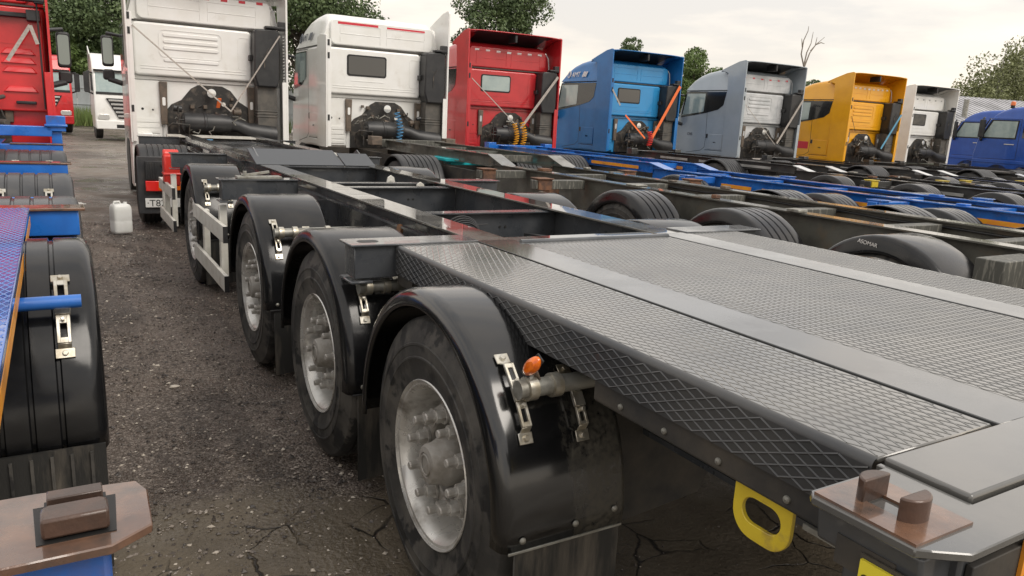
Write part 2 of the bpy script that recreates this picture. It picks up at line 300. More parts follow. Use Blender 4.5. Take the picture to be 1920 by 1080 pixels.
# damp dark lane beside the wheels, drier paler yard further off
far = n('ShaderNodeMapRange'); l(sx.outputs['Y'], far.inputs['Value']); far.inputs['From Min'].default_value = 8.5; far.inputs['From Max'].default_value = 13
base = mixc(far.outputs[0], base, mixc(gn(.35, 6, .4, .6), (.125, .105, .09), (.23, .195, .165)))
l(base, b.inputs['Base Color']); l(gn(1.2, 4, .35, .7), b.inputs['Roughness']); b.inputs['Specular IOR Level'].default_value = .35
bp = n('ShaderNodeBump'); bp.inputs['Distance'].default_value = .012; bp.inputs['Strength'].default_value = .8
hm = n('ShaderNodeMath'); hm.operation = 'MULTIPLY'; l(vo.outputs['Distance'], hm.inputs[0]); iv = n('ShaderNodeMath'); iv.operation = 'SUBTRACT'; iv.inputs[0].default_value = 1.0; l(mk.outputs[0], iv.inputs[1]); l(iv.outputs[0], hm.inputs[1])
hs = n('ShaderNodeMath'); hs.operation = 'SUBTRACT'; nf = n('ShaderNodeTexNoise'); nf.inputs['Scale'].default_value = 45; nf.inputs['Detail'].default_value = 8; l(co, nf.inputs[0]); l(nf.outputs[0], hs.inputs[0]); l(hm.outputs[0], hs.inputs[1])
hs2 = n('ShaderNodeMath'); hs2.operation = 'SUBTRACT'; l(hs.outputs[0], hs2.inputs[0]); l(cw2.outputs[0], hs2.inputs[1])
l(hs2.outputs[0], bp.inputs['Height']); l(bp.outputs[0], b.inputs['Normal'])
M['ground'] = gm
def gs(x): return -.0065*max(0, x-3)
def gh(x, y): return gs(x)+.010*math.sin(x*3.1+y*1.3)+.008*math.sin(y*4.7-x*2.2)+.006*math.sin(x*9+y*7.3)
g = MB(); xs = list(np.linspace(-4, 9, 90)); ys = list(np.linspace(-4, 14, 130)); 
g.add([(x, y, (gh(x, y)-.018)) for y in ys for x in xs], [(j*90+i, j*90+i+1, (j+1)*90+i+1, (j+1)*90+i) for j in range(129) for i in range(89)])
o = g.build('ground', 'ground', smooth=80); o['kind'] = 'structure'
g = MB(); S = 400
g.add([(-S,-S,-.05),(3,-S,-.05),(3,S,-.05),(-S,S,-.05),(S,-S,-.05+gs(40)),(S,S,-.05+gs(40)),(40,-S,-.05+gs(40)),(40,S,-.05+gs(40))], [(0,1,2,3),(1,6,7,2),(6,4,5,7)]); o = g.build('ground_beyond', 'ground', smooth=0); o['kind'] = 'structure'
# loose stones over the lane, one mass
def stones(name, n_, xr, yr, s0, s1, m, seed, dens=None):
    rg = np.random.default_rng(seed); vs = []; fs = []
    oc = np.array([(1,0,0),(-1,0,0),(0,1,0),(0,-1,0),(0,0,1),(0,0,-1),(.6,.6,.4),(-.6,.6,.3)]); F = [(0,2,4),(2,1,4),(1,3,4),(3,0,4),(2,0,5),(1,2,5),(3,1,5),(0,3,5)]
    k = 0
    for i in range(n_):
        x = rg.uniform(*xr); y = yr[0]+(yr[1]-yr[0])*rg.random()**1.4
        if dens and rg.random() > dens(x, y): continue
        s_ = s0+(s1-s0)*rg.random()**4; a = rg.uniform(0, 6.28); c, d = math.cos(a), math.sin(a)
        p = oc[:6]*rg.uniform(.6, 1.25, (6, 1))*s_*np.array([1, rg.uniform(.5, 1), .55])
        q = np.c_[p[:,0]*c-p[:,1]*d+x, p[:,0]*d+p[:,1]*c+y, p[:,2]+gh(x, y)-.018+s_*.2]
        vs += q.tolist(); fs += [tuple(j+k for j in f) for f in F]; k += 6
    mb = MB(); mb.v = vs; mb.f = fs; o_ = mb.build(name, m, smooth=0); o_['kind'] = 'stuff'; return o_
claymask = lambda x, y: .12 if y < .85+.4*math.sin(x*2.5) else 1
tagm(stones('gravel', 46000, (-1.6, .9), (-1, 10), .0035, .016, 'stone_mix', 3, claymask), 'dark wet gravel strewn over the lane between the trailers', 'gravel')
tagm(stones('gravel', 3200, (-1.2, .9), (-1, 10), .004, .017, 'stone_pale', 5, lambda x, y: .9), 'scattered pale stone chips on the dark gravel lane', 'gravel')
tagm(stones('gravel', 5000, (.5, 7), (-1.6, 3), .003, .012, 'stone_mix', 9), 'gravel under and beyond the dark grey trailer', 'gravel')

# ------------------------------------------------------------------ wheels
def tyre_profile(Rt=.52, wd=.385, rr=.288):
    p = [(.030, rr), (.012, rr+.012), (.004, rr+.045), (-.004, rr+.085), (-.0065, rr+.088), (-.0065, rr+.094), (-.003, rr+.097), (-.005, Rt-.10), (-.0075, Rt-.097), (-.0075, Rt-.090), (-.003, Rt-.087), (.006, Rt-.055), (.018, Rt-.03), (.022, Rt-.012), (.036, Rt)]
    x = .036; gw = .010
    for i in range(4):
        c = wd*(i+1)/5; p += [(c-gw, Rt+.004), (c-gw+.002, Rt-.012), (c+gw-.002, Rt-.012), (c+gw, Rt+.004)]
    p += [(wd-.036, Rt), (wd-.022, Rt-.012), (wd-.006, Rt-.06), (wd+.004, Rt-.14), (wd-.004, rr+.04), (wd-.03, rr)]
    return p
def make_wheel(name, parent, loc, side=1, nuts=True, seg=72, rot=0, Rt=.52, wd=.385, rubber='rubber', simple=False):
    """side 1: outer face towards -x; -1 the other way"""
    e_ = empty(name, parent, loc); e_.scale = (side, 1, 1); e_.rotation_euler = (rot, 0, 0)
    MB().lathe(tyre_profile(Rt, wd), seg).build('tyre', rubber, e_)
    if simple:
        MB().lathe([(.03, .290), (.05, .27), (.12, .25), (.12, .02)], 28).build('rim', 'rim_silver', e_); return e_
    rim = [(.034, .286), (.012, .290), (.006, .298), (.010, .301), (.016, .297), (.020, .283), (.034, .272), (.070, .264), (.115, .258), (.150, .250), (.158, .235), (.150, .215), (.136, .208)]
    MB().lathe(rim, seg).build('rim', 'rim_silver', e_, solid=.004)
    # disc: ring with bolt face, open centre around hub
    disc = [(.150, .214), (.118, .207), (.090, .198), (.082, .184), (.082, .145), (.088, .138), (.115, .136), (.17, .135)]
    MB().lathe(disc, seg).build('wheel_disc', 'hub_dust', e_)
    h = MB(); h.lathe([(.19, .137), (.15, .10), (.14, .090), (.065, .088), (.058, .084), (.040, .076), (.012, .072), (.002, .064), (-.002, .046), (.002, .043), (.002, .001)], 28)
    for k in range(20):
        a = 2*math.pi*k/20; h.beam((.155, .085*math.cos(a), .085*math.sin(a)), (.165, .133*math.cos(a+.12), .133*math.sin(a+.12)), .008, .03, (1, 0, 0))
    h.lathe([(.0, .040), (-.004, .038), (-.004, .034), (.0, .032)], 24)
    h.build('hub', 'hub_dust', e_)
    if nuts:
        nm = None
        for k in range(10):
            a = 2*math.pi*(k+.3)/10; y, z = .1675*math.cos(a), .1675*math.sin(a)
            if nm is None:
                q = MB(); q.lathe([(.106, .024), (.098, .024), (.098, .018)], 12); q.lathe([(.100, .019), (.070, .018), (.068, .014), (.068, .012)], 6); q.lathe([(.068, .0115), (.038, .0115), (.034, .009), (.034, .0005)], 10)
                o_ = q.build('wheel_nut', 'nut_steel', e_, smooth=30); nm = o_.data
            else:
                o_ = bpy.data.objects.new('wheel_nut', nm); col.objects.link(o_); o_.parent = e_
            o_.location = (-.034, y, z); o_.scale = (1.08, 1.38, 1.38)
    return e_
proto = {}
def wheel(key, parent, loc, side, **kw):
    if key not in proto:
        proto[key] = make_wheel('wheel', parent, loc, side, **kw); return proto[key]
    c = copy_tree(proto[key], parent); c.location = loc; c.scale = (side, 1, 1); c.rotation_euler = (kw.get('rot', 0), 0, 0); return c

def fender_rings(x0, x1, yc, zc, Rf, a0=-8, a1=188, ribs=0, rear_drop=0., front_drop=0., n_=30, lip=.05, depth=.012):
    # cross profile (x, radial offset): outer lip then rounded shoulder, top, inner edge
    sg = 1 if x1 > x0 else -1; wd = abs(x1-x0)
    prof = [(.012, -lip-.012), (.004, -lip-.006), (.0, -lip), (.003, -lip+.012), (.006, -.028), (.014, -.012), (.030, -.002), (.05, .002)]
    if ribs:
        for i in range(ribs):
            c = .05+(wd-.07)*(i+1)/(ribs+1); prof += [(c-.010, .002), (c-.005, .002-depth), (c+.005, .002-depth), (c+.010, .002)]
    prof += [(wd-.02, .002), (wd, -.004)]
    rings = []
    def ring(cy, cz, t): return [(x0+sg*a, cy+(Rf+r)*math.cos(t), cz+(Rf+r)*math.sin(t)) for a, r in prof]
    if front_drop: rings.append([(x0+sg*a, yc+(Rf+r), zc-front_drop) for a, r in prof])
    for i in range(n_+1): rings.append(ring(yc, zc, R(a0+(a1-a0)*i/n_)))
    if rear_drop: rings.append([(x0+sg*a, yc-(Rf+r)*math.cos(R(180-a1)), zc+(Rf+r)*math.sin(R(a1))-rear_drop) for a, r in prof])
    return rings
def fender(parent, x0, x1, yc, zc=.54, Rf=.60, m='fender_black', **kw):
    return MB().sweep(fender_rings(x0, x1, yc, zc, Rf, **kw)).build('fender', m, parent, solid=.006, smooth=50)
def strap_bracket(parent, x, yc, zc, Rf, ang, m='zinc', w_=.034, half=.14, side=-1):
    """two-ended slotted stay lying on the fender at angle ang (deg) around (yc, zc)"""
    mb = MB(); r0 = Rf+.008
    def P(da, h): t = R(ang+da); return Vector((x, yc+(Rf+h)*math.cos(t), zc+(Rf+h)*math.sin(t)))
    k = math.degrees(half/Rf)
    for s_ in (-1, 1):
        a, b_ = P(s_*k, .010), P(s_*(k-3.2), .010); nv = (P(s_*k, .1)-P(s_*k, 0)).normalized()
        mb.beam(a, b_, w_*1.35, .005, nv)                      # foot pad
        c, d_ = P(s_*(k-4.4), .030), P(s_*2.0, .030)
        mb.beam(b_, c, w_*.95, .005, nv)
        for q in (-1, 1): mb.beam(c+Vector((q*w_*.36, 0, 0)), d_+Vector((q*w_*.36, 0, 0)), w_*.26, .010, nv)
        mb.beam(c, c+(d_-c)*.2, w_, .008, nv); mb.beam(d_, d_+(c-d_)*.3, w_, .008, nv)
        m2 = (a+b_)/2; mb.tube([m2+nv*.001, m2+nv*.012], .010, 6)
        m3 = d_+(c-d_)*.15; mb.tube([m3, m3+nv*.020], .008, 6)
    mb.beam(P(2, .032), P(-2, .032), w_*1.1, .014, (P(0, .1)-P(0, 0)).normalized())
    return mb.build('fender_stay', m, parent, bevel=.0015, seg=1)
def ibeam(mb_top, mb_web, x, y0, y1, zt, h, w_=.18, t=.012, y1z=None):
    mb_top.box(x-w_/2, x+w_/2, y0, y1, zt-t, zt)
    mb_web.box(x-.006, x+.006, y0, y1, zt-h+t, zt-t-.001); mb_web.box(x-w_/2+.01, x+w_/2-.01, y0, y1, zt-h, zt-h+t-.001)
def tread(mb, x0, x1, y0, y1, z, py=.062, px=.026, w_=.0042, h=.0009, plane='z', sgn=1):
    """raised diamond ridges: two families of lines clipped to the rectangle. plane 'z': (x,y) at z; plane 'x': (z,y) at x=z param"""
    W = x1-x0; H = y1-y0; sl = py/px
    for s_ in (1, -1):
        k0 = -int(W*sl/py)-1; k1 = int(H/py)+int(W*sl/py)+2
        for k in range(k0, k1):
            # y = yk + s_*sl*(x-x0)
            yk = y0+k*py; xa, xb = 0, W
            if s_ > 0: xa = max(0, (y0-yk)/sl); xb = min(W, (y1-yk)/sl)
            else: xa = max(0, (yk-y1)/sl); xb = min(W, (yk-y0)/sl)
            if xb-xa < .004: continue
            a = (x0+xa, yk+s_*sl*xa); c = (x0+xb, yk+s_*sl*xb)
            d = Vector((c[0]-a[0], c[1]-a[1])).normalized(); nn = Vector((-d.y, d.x))*w_/2
            P = []
            for q in (a, c):
                for dx, hh in ((-1, 0), (0, h), (1, 0)):
                    u, v = q[0]+nn.x*dx, q[1]+nn.y*dx
                    P.append((u, v, z+hh) if plane == 'z' else (z-hh*sgn, v, u))
            mb.add(P, [(0, 3, 4, 1), (1, 4, 5, 2)])

# ------------------------------------------------------------------ the near dark grey trailer
YW = [0, 1.36, 2.90, 5.53]
T = thing('container_trailer', 'dark grey trailer with a diamond tread deck and smooth glossy black fenders', 'trailer')
ZD = 1.16
for i, y in enumerate(YW):
    wheel('big', T, (.03, y, .52), 1, rot=i*.9)
    wheel('big_in', T, (2.47, y, .52), -1, nuts=False, simple=True, seg=40)
    zc = .54 if i < 3 else .54
    fender(T, 0, .45, y+.02, zc, .60, a0=-4, a1=184, ribs=0, lip=.055, m='fender_near' if i == 0 else 'fender_black')
    fender(T, 2.5, 2.05, y+.02, zc, .60, a0=-4, a1=184, n_=20)
    MB().tube([(.5, y, .52), (2.0, y, .52)], .07, 12).build('axle', 'underframe', T)
    for xx in (.8, 1.7):
        MB().box(xx-.05, xx+.05, y-.1, y+.5, .55, .66).tube([(xx, y+.33, .52), (xx, y+.33, .80)], .11, 14).build('suspension', 'underframe', T, smooth=40)
# near wheel: stays, arm, side lamp, fixings
def stay_tube(y, z, x0, x1, m='galvanised'):
    q = MB(); q.tube([(x0, y, z), (x1, y, z)], .027, 18); q.tube([(x0-.004, y, z), (x0+.0, y, z)], .028, 18); return q
AR = [(-.50, .965), (.86, .965), (2.40, .965), (5.03, .965)]
for i, (y, z) in enumerate(AR):
    q = stay_tube(y, z, .085, .64); q.build('fender_arm', 'galvanised', T, smooth=40)
    spots('clamp', MB().tube([(-.015, 0, 0), (.015, 0, 0)], .036, 18), 'zinc', T, [(xx, y, z) for xx in (.122, .206, .41)], smooth=40)
    ang = math.degrees(math.atan2(z-.54, y-(YW[i]+.02)))
    strap_bracket(T, .105, YW[i]+.02, .54, .60, ang); strap_bracket(T, .30, YW[i]+.02, .54, .60, ang+4, half=.12)
    # front stays as seen on the next fenders
    if i: 
        strap_bracket(T, .36, YW[i]+.02, .54, .60, 180-ang+3, half=.10)
lamp = MB(); lamp.lathe([(-.022, .001), (-.020, .016), (-.010, .026), (0, .028), (.006, .028)], 20)
mtx = Matrix.Translation((.112, -.520, 1.040)) @ Matrix.Rotation(R(18), 4, 'Z') @ Matrix.Rotation(R(40), 4, 'X') @ Matrix.Diagonal((.8, .75, 1.35, 1))
o = lamp.build('side_marker_lamp', 'amber', T, matrix=mtx); o['label'] = 'small amber oval lamp on the fender arm'
q = MB(); q.box(.004, .012, -.02, .02, -.038, .03); q.tube([(.006, 0, 0), (.03, .01, 0)], .004, 6); q.build('lamp_base', 'black_plastic', o, bevel=.002)
MB().beam((.125, -.515, 1.025), (.15, -.50, .985), .016, .006).build('lamp_holder', 'brown_bracket', T)
# rivets and mud flaps
for i, y in enumerate(YW):
    yr = y+.02-.60*math.cos(R(4))
    spots('rivet', MB().lathe([(0, .011), (-.004, .0095), (-.007, .005), (-.008, .0005)], 12, (0, 0, 0), 'y'), 'galvanised', T, [(xx, yr-.006, zz) for xx, zz in ((.075, .535), (.26, .545), (.405, .56))])
    pts = [(.055, .50), (.44, .50), (.445, .10), (.06, .08)]
    MB().prism(pts, 'y', yr+.004, yr+.012).build('mud_flap', 'flap', T, bevel=.003, seg=1)
    MB().box(.03, .44, yr-.006, yr+.0, .495, .503).build('flap_strip', 'galvanised' if i == 0 else 'black_plastic', T, bevel=.001, seg=1)
# inner brake guard plate seen behind the near wheel
MB().prism([(.47, .99), (.60, .97), (.98, .93), (1.02, .60), (.94, .42), (.50, .38)], 'y', -.42, -.41).build('spray_guard', 'underframe', T, bevel=.002, seg=1)
# main rails
RX = (.72, 1.81)
for x in RX:
    a = MB(); b_ = MB(); ibeam(a, b_, x, .80, 5.9, ZD, .42)
    a.build('rail_flange', 'rail_wet', T, bevel=.002, seg=1); b_.build('rail_web', 'frame_grey', T)
    a = MB(); b_ = MB(); ibeam(a, b_, x, 5.9, 11.0, ZD+.035, .20, .16)
    a.build('rail_flange', 'rail_wet', T, bevel=.002, seg=1); b_.build('rail_web', 'frame_grey', T)
    # flat strip through the deck
    MB().box(x-.095, x+.095, -1.50, .80, ZD-.01, ZD+.003).build('rail_flange', 'strip_grey', T, bevel=.002, seg=1)
    MB().box(x-.006, x+.006, -1.50, .80, .72, ZD-.011).box(x-.08, x+.08, -1.5, .80, .70, .719).build('rail_web', 'frame_grey', T)
    # lower outer lip like the photographed channel edge
    MB().box(x-.105 if x < 1 else x+.075, x-.075 if x < 1 else x+.105, .80, 5.9, ZD-.075, ZD-.062).build('rail_lip', 'frame_grey', T)
for y, zt, h in ((1.92, ZD-.02, .42), (3.42, ZD-.02, .40), (3.86, ZD-.03, .22), (5.3, ZD-.01, .34), (7.2, ZD-.02, .16), (8.7, ZD-.02, .16), (10.0, ZD-.02, .16)):
    q = MB(); q.box(.73, 1.80, y-.05, y+.05, zt-.010, zt).box(.73, 1.80, y-.006, y+.006, zt-h, zt-.011).box(.73, 1.80, y-.04, y+.04, zt-h-.01, zt-h-.001); o = q.build('crossmember', 'frame_grey', T, bevel=.001, seg=1)
    if y < 4:
        hq = MB()
        for xx, zz in ((1.12, -.12), (1.12, -.16), (1.12, -.20), (1.38, -.10), (1.42, -.10), (1.38, -.17), (1.42, -.17), (1.30, -.26), (1.02, -.26), (1.55, -.23)):
            hq.tube([(xx, y-.009, zt+zz), (xx, y-.0062, zt+zz)], .009, 8)
        hq.build('bolt_hole', 'ink', o)
# coil of cable lying in the frame
q = MB()
for k in range(4): q.tube([(1.05+.13*(1-.08*k)*math.cos(t_), 1.80-.02*k, 1.0+.13*(1-.08*k)*math.sin(t_)) for t_ in np.linspace(0, 6.28, 22)], .006, 6)
q.tube([(.85, 1.84, 1.07), (1.25, 1.84, 1.07)], .004, 6)
q.build('cable_coil', 'black_plastic', T)
q = MB()
for k in range(4): q.tube([(1.35+.03*k, .84+.02*k, 1.02), (1.45+.02*k, 1.2, 1.00+.02*k), (1.5, 1.8, .98+.01*k)], .008, 6)
q.build('brake_hose', 'black_plastic', T)
# deck front cross beam with tubular edge
MB().box(.815, 1.715, .74, .90, ZD-.06, ZD-.004).build('deck_front_beam', 'rail_wet', T, bevel=.004)
MB().tube([(.815, .725, ZD-.002), (1.715, .725, ZD-.002)], .016, 10).build('edge_bar', 'frame_grey', T)
# decks
def deckpiece(x0, x1, y0, y1, name='deck_plate'):
    o_ = MB().box(x0, x1, y0, y1, ZD-.012, ZD).build(name, 'deck_grey', T, bevel=.003, seg=1)
    tb = MB(); tread(tb, x0+.006, x1-.006, y0+.006, y1-.006, ZD+.0005); p_ = tb.build('tread_pattern', 'tread_ridge', o_, smooth=0); p_['kind'] = 'stuff'
deckpiece(.235, .615, -1.49, .78); deckpiece(.823, 1.707, -1.49, .70); deckpiece(1.915, 2.285, -1.49, .78)
# left skirt: rounded edge, then a vertical tread plate scalloped over the wheels
def skirt(x, sg):
    q = MB(); q.sweep([[(x+sg*(.016-.016*math.sin(a)) if True else 0, y, ZD-.016+.016*math.cos(a)-.016*0) for a in np.linspace(0, math.pi/2, 6)] for y in (-1.49, .78)])
    ys_ = np.linspace(-1.49, .78, 60); rows = []
    for y in ys_:
        d = abs(y-.02); zlow = ZD-.125
        rows.append([(x, y, ZD-.016), (x, y, zlow)])
    q.sweep(rows); o_ = q.build('side_skirt', 'skirt_dark', T, smooth=60)
    tb = MB(); tread(tb, ZD-.122, ZD-.018, -1.485, .775, x-sg*.0005, plane='x', sgn=sg, w_=.0050, h=.0025); p_ = tb.build('tread_pattern', 'skirt_dark', o_, smooth=0); p_['kind'] = 'stuff'
    return o_
skirt(.219, 1); skirt(2.301, -1)
# lower side beam
for xx in (.235, 2.265):
    MB().box(xx-.005, xx+.005, -1.50, -.66, .975, ZD-.127).box(xx, xx+.06 if xx < 1 else xx+.001, -1.50, -.66, .969, .976).build('side_beam', 'underframe', T, bevel=.002, seg=1)
    MB().box(xx-.005, xx+.005, .62, .78, .99, ZD-.127).build('side_beam', 'underframe', T)
spots('rivet', MB().lathe([(0, .009), (-.004, .008), (-.006, .001)], 10, (0, 0, 0), 'x'), 'galvanised', T, [(.229, y, .995) for y in (-.78, -.95, -1.13, -1.32, -1.45)])
# tail: raised flat panel, rear bolster, lock plates
MB().box(.235, 2.265, -1.655, -1.50, ZD-.02, ZD+.006).build('tail_panel', 'deck_grey', T, bevel=.006, seg=3)
MB().prism([(.02, -1.515), (.215, -1.515), (.215, -1.50), (.228, -1.50), (.228, -1.660), (2.272, -1.660), (2.272, -1.515), (2.48, -1.515), (2.495, -1.53), (2.495, -1.69), (2.44, -1.745), (.075, -1.745), (.03, -1.715), (.010, -1.70), (.005, -1.53)], 'z', ZD-.018, ZD-.004).build('rear_bolster_top', 'deck_grey', T, bevel=.002, seg=1)
MB().box(.115, 2.455, -1.715, -1.53, .96, ZD-.027).build('rear_bolster', 'frame_grey', T, bevel=.006)
MB().box(.125, 2.44, -1.728, -1.716, .90, ZD-.05).build('tail_board', 'underframe', T, bevel=.002)
MB().box(.26, 1.2, -1.735, -1.7285, .93, ZD-.04).build('reflector_board', 'orange_tape', T)
MB().box(.50, .62, -1.738, -1.7355, .93, ZD-.045).build('reflector_board', 'red_tape', T, label='red stripe on the orange board')
def twist_plate(parent, cx, cy, z, w_=.20, d_=.20, m='rust_wet', flip=1, lockm='rust_lock', up_=True, chamfer=.02):
    hw, hd = w_/2, d_/2
    # plate with rectangular opening: four pieces
    ox, oy = .022, .030
    q = MB(); th = .014
    q.box(cx-hw, cx-ox, cy-hd, cy+hd, z-th, z); q.box(cx+ox, cx+hw, cy-hd, cy+hd, z-th, z); q.box(cx-ox, cx+ox, cy-hd, cy-oy, z-th, z); q.box(cx-ox, cx+ox, cy+oy, cy+hd, z-th, z)
    q.build('lock_plate', m, parent, bevel=0)
    if up_:
        for s_ in (-1, 1):
            p_ = [(cx+.033*math.cos(t_), cy+s_*(.028+.026*math.sin(t_))) for t_ in np.linspace(0, math.pi, 13)]
            MB().prism(p_, 'z', z-.004, z+.037).build('lock_guide', lockm, parent, bevel=.003, smooth=40)
        MB().lathe([(-.01, .030), (-.012, .022), (-.05, .022)], 16, (cx, cy, z), 'z').build('lock_socket', lockm, parent)
    MB().box(cx-.05, cx+.05, cy-.05, cy+.05, z-.11, z-.06).build('lock_housing', 'underframe', parent)
twist_plate(T, .088, -1.612, ZD+.0005, .146, .172)
# box under the lock, yellow sticker, latch
MB().prism([(.035, ZD-.028), (.245, ZD-.028), (.235, 1.075), (.20, 1.05), (.09, 1.05), (.045, 1.07)], 'y', -1.70, -1.52).build('lock_box', 'frame_grey', T, bevel=.006)
MB().box(.031, .034, -1.72, -1.61, 1.01, 1.095).build('bracket_plate', 'underframe', T)
o = MB().box(.024, .030, -1.715, -1.615, 1.018, 1.088).build('sticker', 'yellow_sticker', T, label='yellow sticker lettered 2x2')
st = MB().box(.0, .001, .0, .001, 0, .001)
text('lettering', '2x2..1', .040, 'ink', face_mt((.0225, -1.620, 1.040), (0, -1, .0), (0, 0, 1)), o)
MB().tube([(.03, -1.70, 1.05), (.0, -1.70, 1.05)], .020, 16).beam((.01, -1.70, 1.05), (.004, -1.69, .90), .016, .006).build('latch', 'galvanised', T, bevel=.002)
MB().beam((.24, -1.36, .955), (.24, -1.50, .955), .01, .012).build('frame_edge', 'galvanised', T)
# yellow tie-down eye
def stadium(cx, cz, hw, r, n_=10): return [(cx+hw+r*math.cos(t_), cz+r*math.sin(t_)) for t_ in np.linspace(-math.pi/2, math.pi/2, n_)] + [(cx-hw+r*math.cos(t_), cz+r*math.sin(t_)) for t_ in np.linspace(math.pi/2, 3*math.pi/2, n_)]
def eye(parent, x, yc, zt, s_=1.0):
    # outer outline and slot with equal counts, bridged; extruded along x
    hole = stadium(yc, zt-.068*s_, .020*s_, .027*s_, 10)
    outer = [(yc+.070*s_, zt-.010), (yc+.070*s_, zt-.05*s_)] + [(yc+.020*s_+.050*s_*math.cos(t_), zt-.075*s_+.052*s_*math.sin(t_)) for t_ in np.linspace(0, -math.pi/2, 8)] + [(yc-.020*s_+.050*s_*math.cos(t_), zt-.075*s_+.052*s_*math.sin(t_)) for t_ in np.linspace(-math.pi/2, -math.pi, 8)] + [(yc-.070*s_, zt-.05*s_), (yc-.070*s_, zt-.010)]
    # resample both by angle round the slot centre
    c0 = (yc, zt-.068*s_); A = np.array(outer)-c0; B = np.array(hole)-c0
    def ray(poly, th):
        d = np.array([math.cos(th), math.sin(th)]); best = 0
        for i in range(len(poly)):
            p, q_ = poly[i], poly[(i+1) % len(poly)]; e2 = q_-p; den = d[0]*e2[1]-d[1]*e2[0]
            if abs(den) < 1e-12: continue
            t_ = (p[0]*e2[1]-p[1]*e2[0])/den; u_ = (p[0]*d[1]-p[1]*d[0])/den
            if t_ > 0 and -1e-6 <= u_ <= 1+1e-6: best = max(best, t_)
        return c0[0]+d[0]*best, c0[1]+d[1]*best
    n_ = 48; O = [ray(A, 2*math.pi*i/n_) for i in range(n_)]; H = [ray(B, 2*math.pi*i/n_) for i in range(n_)]
    vs = [(x, *p) for p in O]+[(x, *p) for p in H]+[(x+.012, *p) for p in O]+[(x+.012, *p) for p in H]; fs = []
    for i in range(n_):
        j = (i+1) % n_; fs += [(i, j, n_+j, n_+i), (2*n_+i, 3*n_+i, 3*n_+j, 2*n_+j), (i, 2*n_+i, 2*n_+j, j), (n_+i, n_+j, 3*n_+j, 3*n_+i)]
    return MB().add(vs, fs).build('tie_down_eye', 'yellow_paint', parent, bevel=.0015, seg=1)
eye(T, .250, -1.245, .990, 1.12)
q = MB(); rg = np.random.default_rng(4)
# outriggers with twist-lock pads on the left and right side
def outrigger(parent, y, xin, xout, zt=ZD-.004, h=.13, d=.15, m='frame_grey', pad='rail_wet', hole=True, taper=.75):
    sg = 1 if xin > xout else -1
    q_ = MB(); q_.box(min(xin, xout+sg*.02), max(xin, xout+sg*.02), y-d/2+.02, y+d/2-.02, zt-h, zt-.011)
    q_.box(min(xin, xout), max(xin, xout), y-d/2, y+d/2, zt-.010, zt)
    q_.box(min(xout, xout+sg*.10), max(xout, xout+sg*.10), y-d/2+.005, y+d/2-.005, zt-h-.02, zt-h-.008)
    o_ = q_.build('outrigger', m, parent, bevel=.003, seg=1)
    if hole:
        cx = xout+sg*.10
        MB().prism([(cx+a, y+b2) for a, b2 in rrect(-.045, .045, -.028, .028, .02)], 'z', zt-.006, zt+.001).build('lock_opening', 'ink', o_)
    return o_
outrigger(T, .86, .62, .02, ZD+.008, .15, .17); outrigger(T, .86, 1.9, 2.48, ZD+.008, .15, .17)
for y in (3.95, 7.0, 11.05):
    outrigger(T, y, .62, .02, ZD-.01, .16, .17, hole=False); outrigger(T, y, 1.9, 2.48, ZD-.01, .16, .17, hole=False)
q = MB(); q.box(.16, .50, 3.90, 4.02, ZD-.008, ZD+.01).beam((.2, 3.96, ZD+.01), (.42, 4.0, ZD+.04), .02, .02).tube([(.22, 3.93, ZD), (.22, 3.93, ZD+.05)], .015, 8).build('lock_lever', 'galvanised', T, bevel=.002)
for x, y in ((1.60, 4.35), (1.62, 3.72)):
    MB().prism([(x-.05, ZD-.12), (x+.05, ZD-.12), (x+.03, ZD-.03), (x, ZD-.01), (x-.03, ZD-.03)], 'y', y, y+.02).tube([(x, y-.005, ZD-.06), (x, y+.025, ZD-.06)], .014, 8).box(x-.22, x+.1, y+.02, y+.2, ZD-.13, ZD-.115).build('lifting_lug', 'guard_alu', T, bevel=.002)
MB().tube([(.628, 1.72, 1.075), (.612, 1.72, 1.075)], .030, 16).build('side_marker_lamp', 'amber_dull', T, label='dull orange round marker on the rail')
# sloping gooseneck plate
MB().prism([(5.30, ZD+.003), (5.72, ZD+.130), (5.735, ZD+.122), (5.31, ZD-.010)], 'x', .60, 1.47).prism([(5.30, ZD+.003), (5.60, ZD+.108), (5.615, ZD+.100), (5.31, ZD-.010)], 'x', 1.48, 1.80).build('gooseneck_plate', 'plate_grey', T, bevel=.002, seg=1)
for x in (.66, 1.74): MB().prism([(5.32, ZD), (5.72, ZD+.14), (5.95, ZD+.04), (5.95, ZD)], 'x', x-.006, x+.006).build('gusset', 'frame_grey', T)
MB().box(.62, 1.90, 6.2, 10.7, ZD-.05, ZD-.03).build('gooseneck_floor', 'frame_grey', T)
# side guards
def guard(parent, y0, y1, z0, z1, x=.0):
    q_ = MB(); q_.box(x, x+.03, y0, y1, z1-.13, z1).box(x, x+.03, y0, y1, z0, z0+.13)
    q_.box(x+.031, x+.08, y0+.0+ (y1-y0)*.72, y0+(y1-y0)*.72+.09, z0+.02, z1-.02).box(x+.031, x+.08, y1-.08, y1, z0, z1).box(x+.031, x+.085, y0+.30, y0+.37, z0+.02, z1+.12)
    o_ = q_.build('side_guard', 'guard_alu', parent, bevel=.004)
    MB().box(x-.002, x+.032, y0-.004, y0-.001, z1-.128, z1-.002).box(x-.002, x+.032, y0-.004, y0-.001, z0+.002, z0+.128).build('end_cap', 'black_plastic', o_)
guard(T, 3.66, 5.20, .31, .82); guard(T, 6.70, 8.0, .30, .79)
q = MB()
for k in range(12): q.box(.42, .44, 3.7+k*.09, 3.75+k*.09, .35, .95)
q.box(.40, .60, 3.6, 4.7, .30, .34).build('spray_suppressor', 'black_plastic', T)
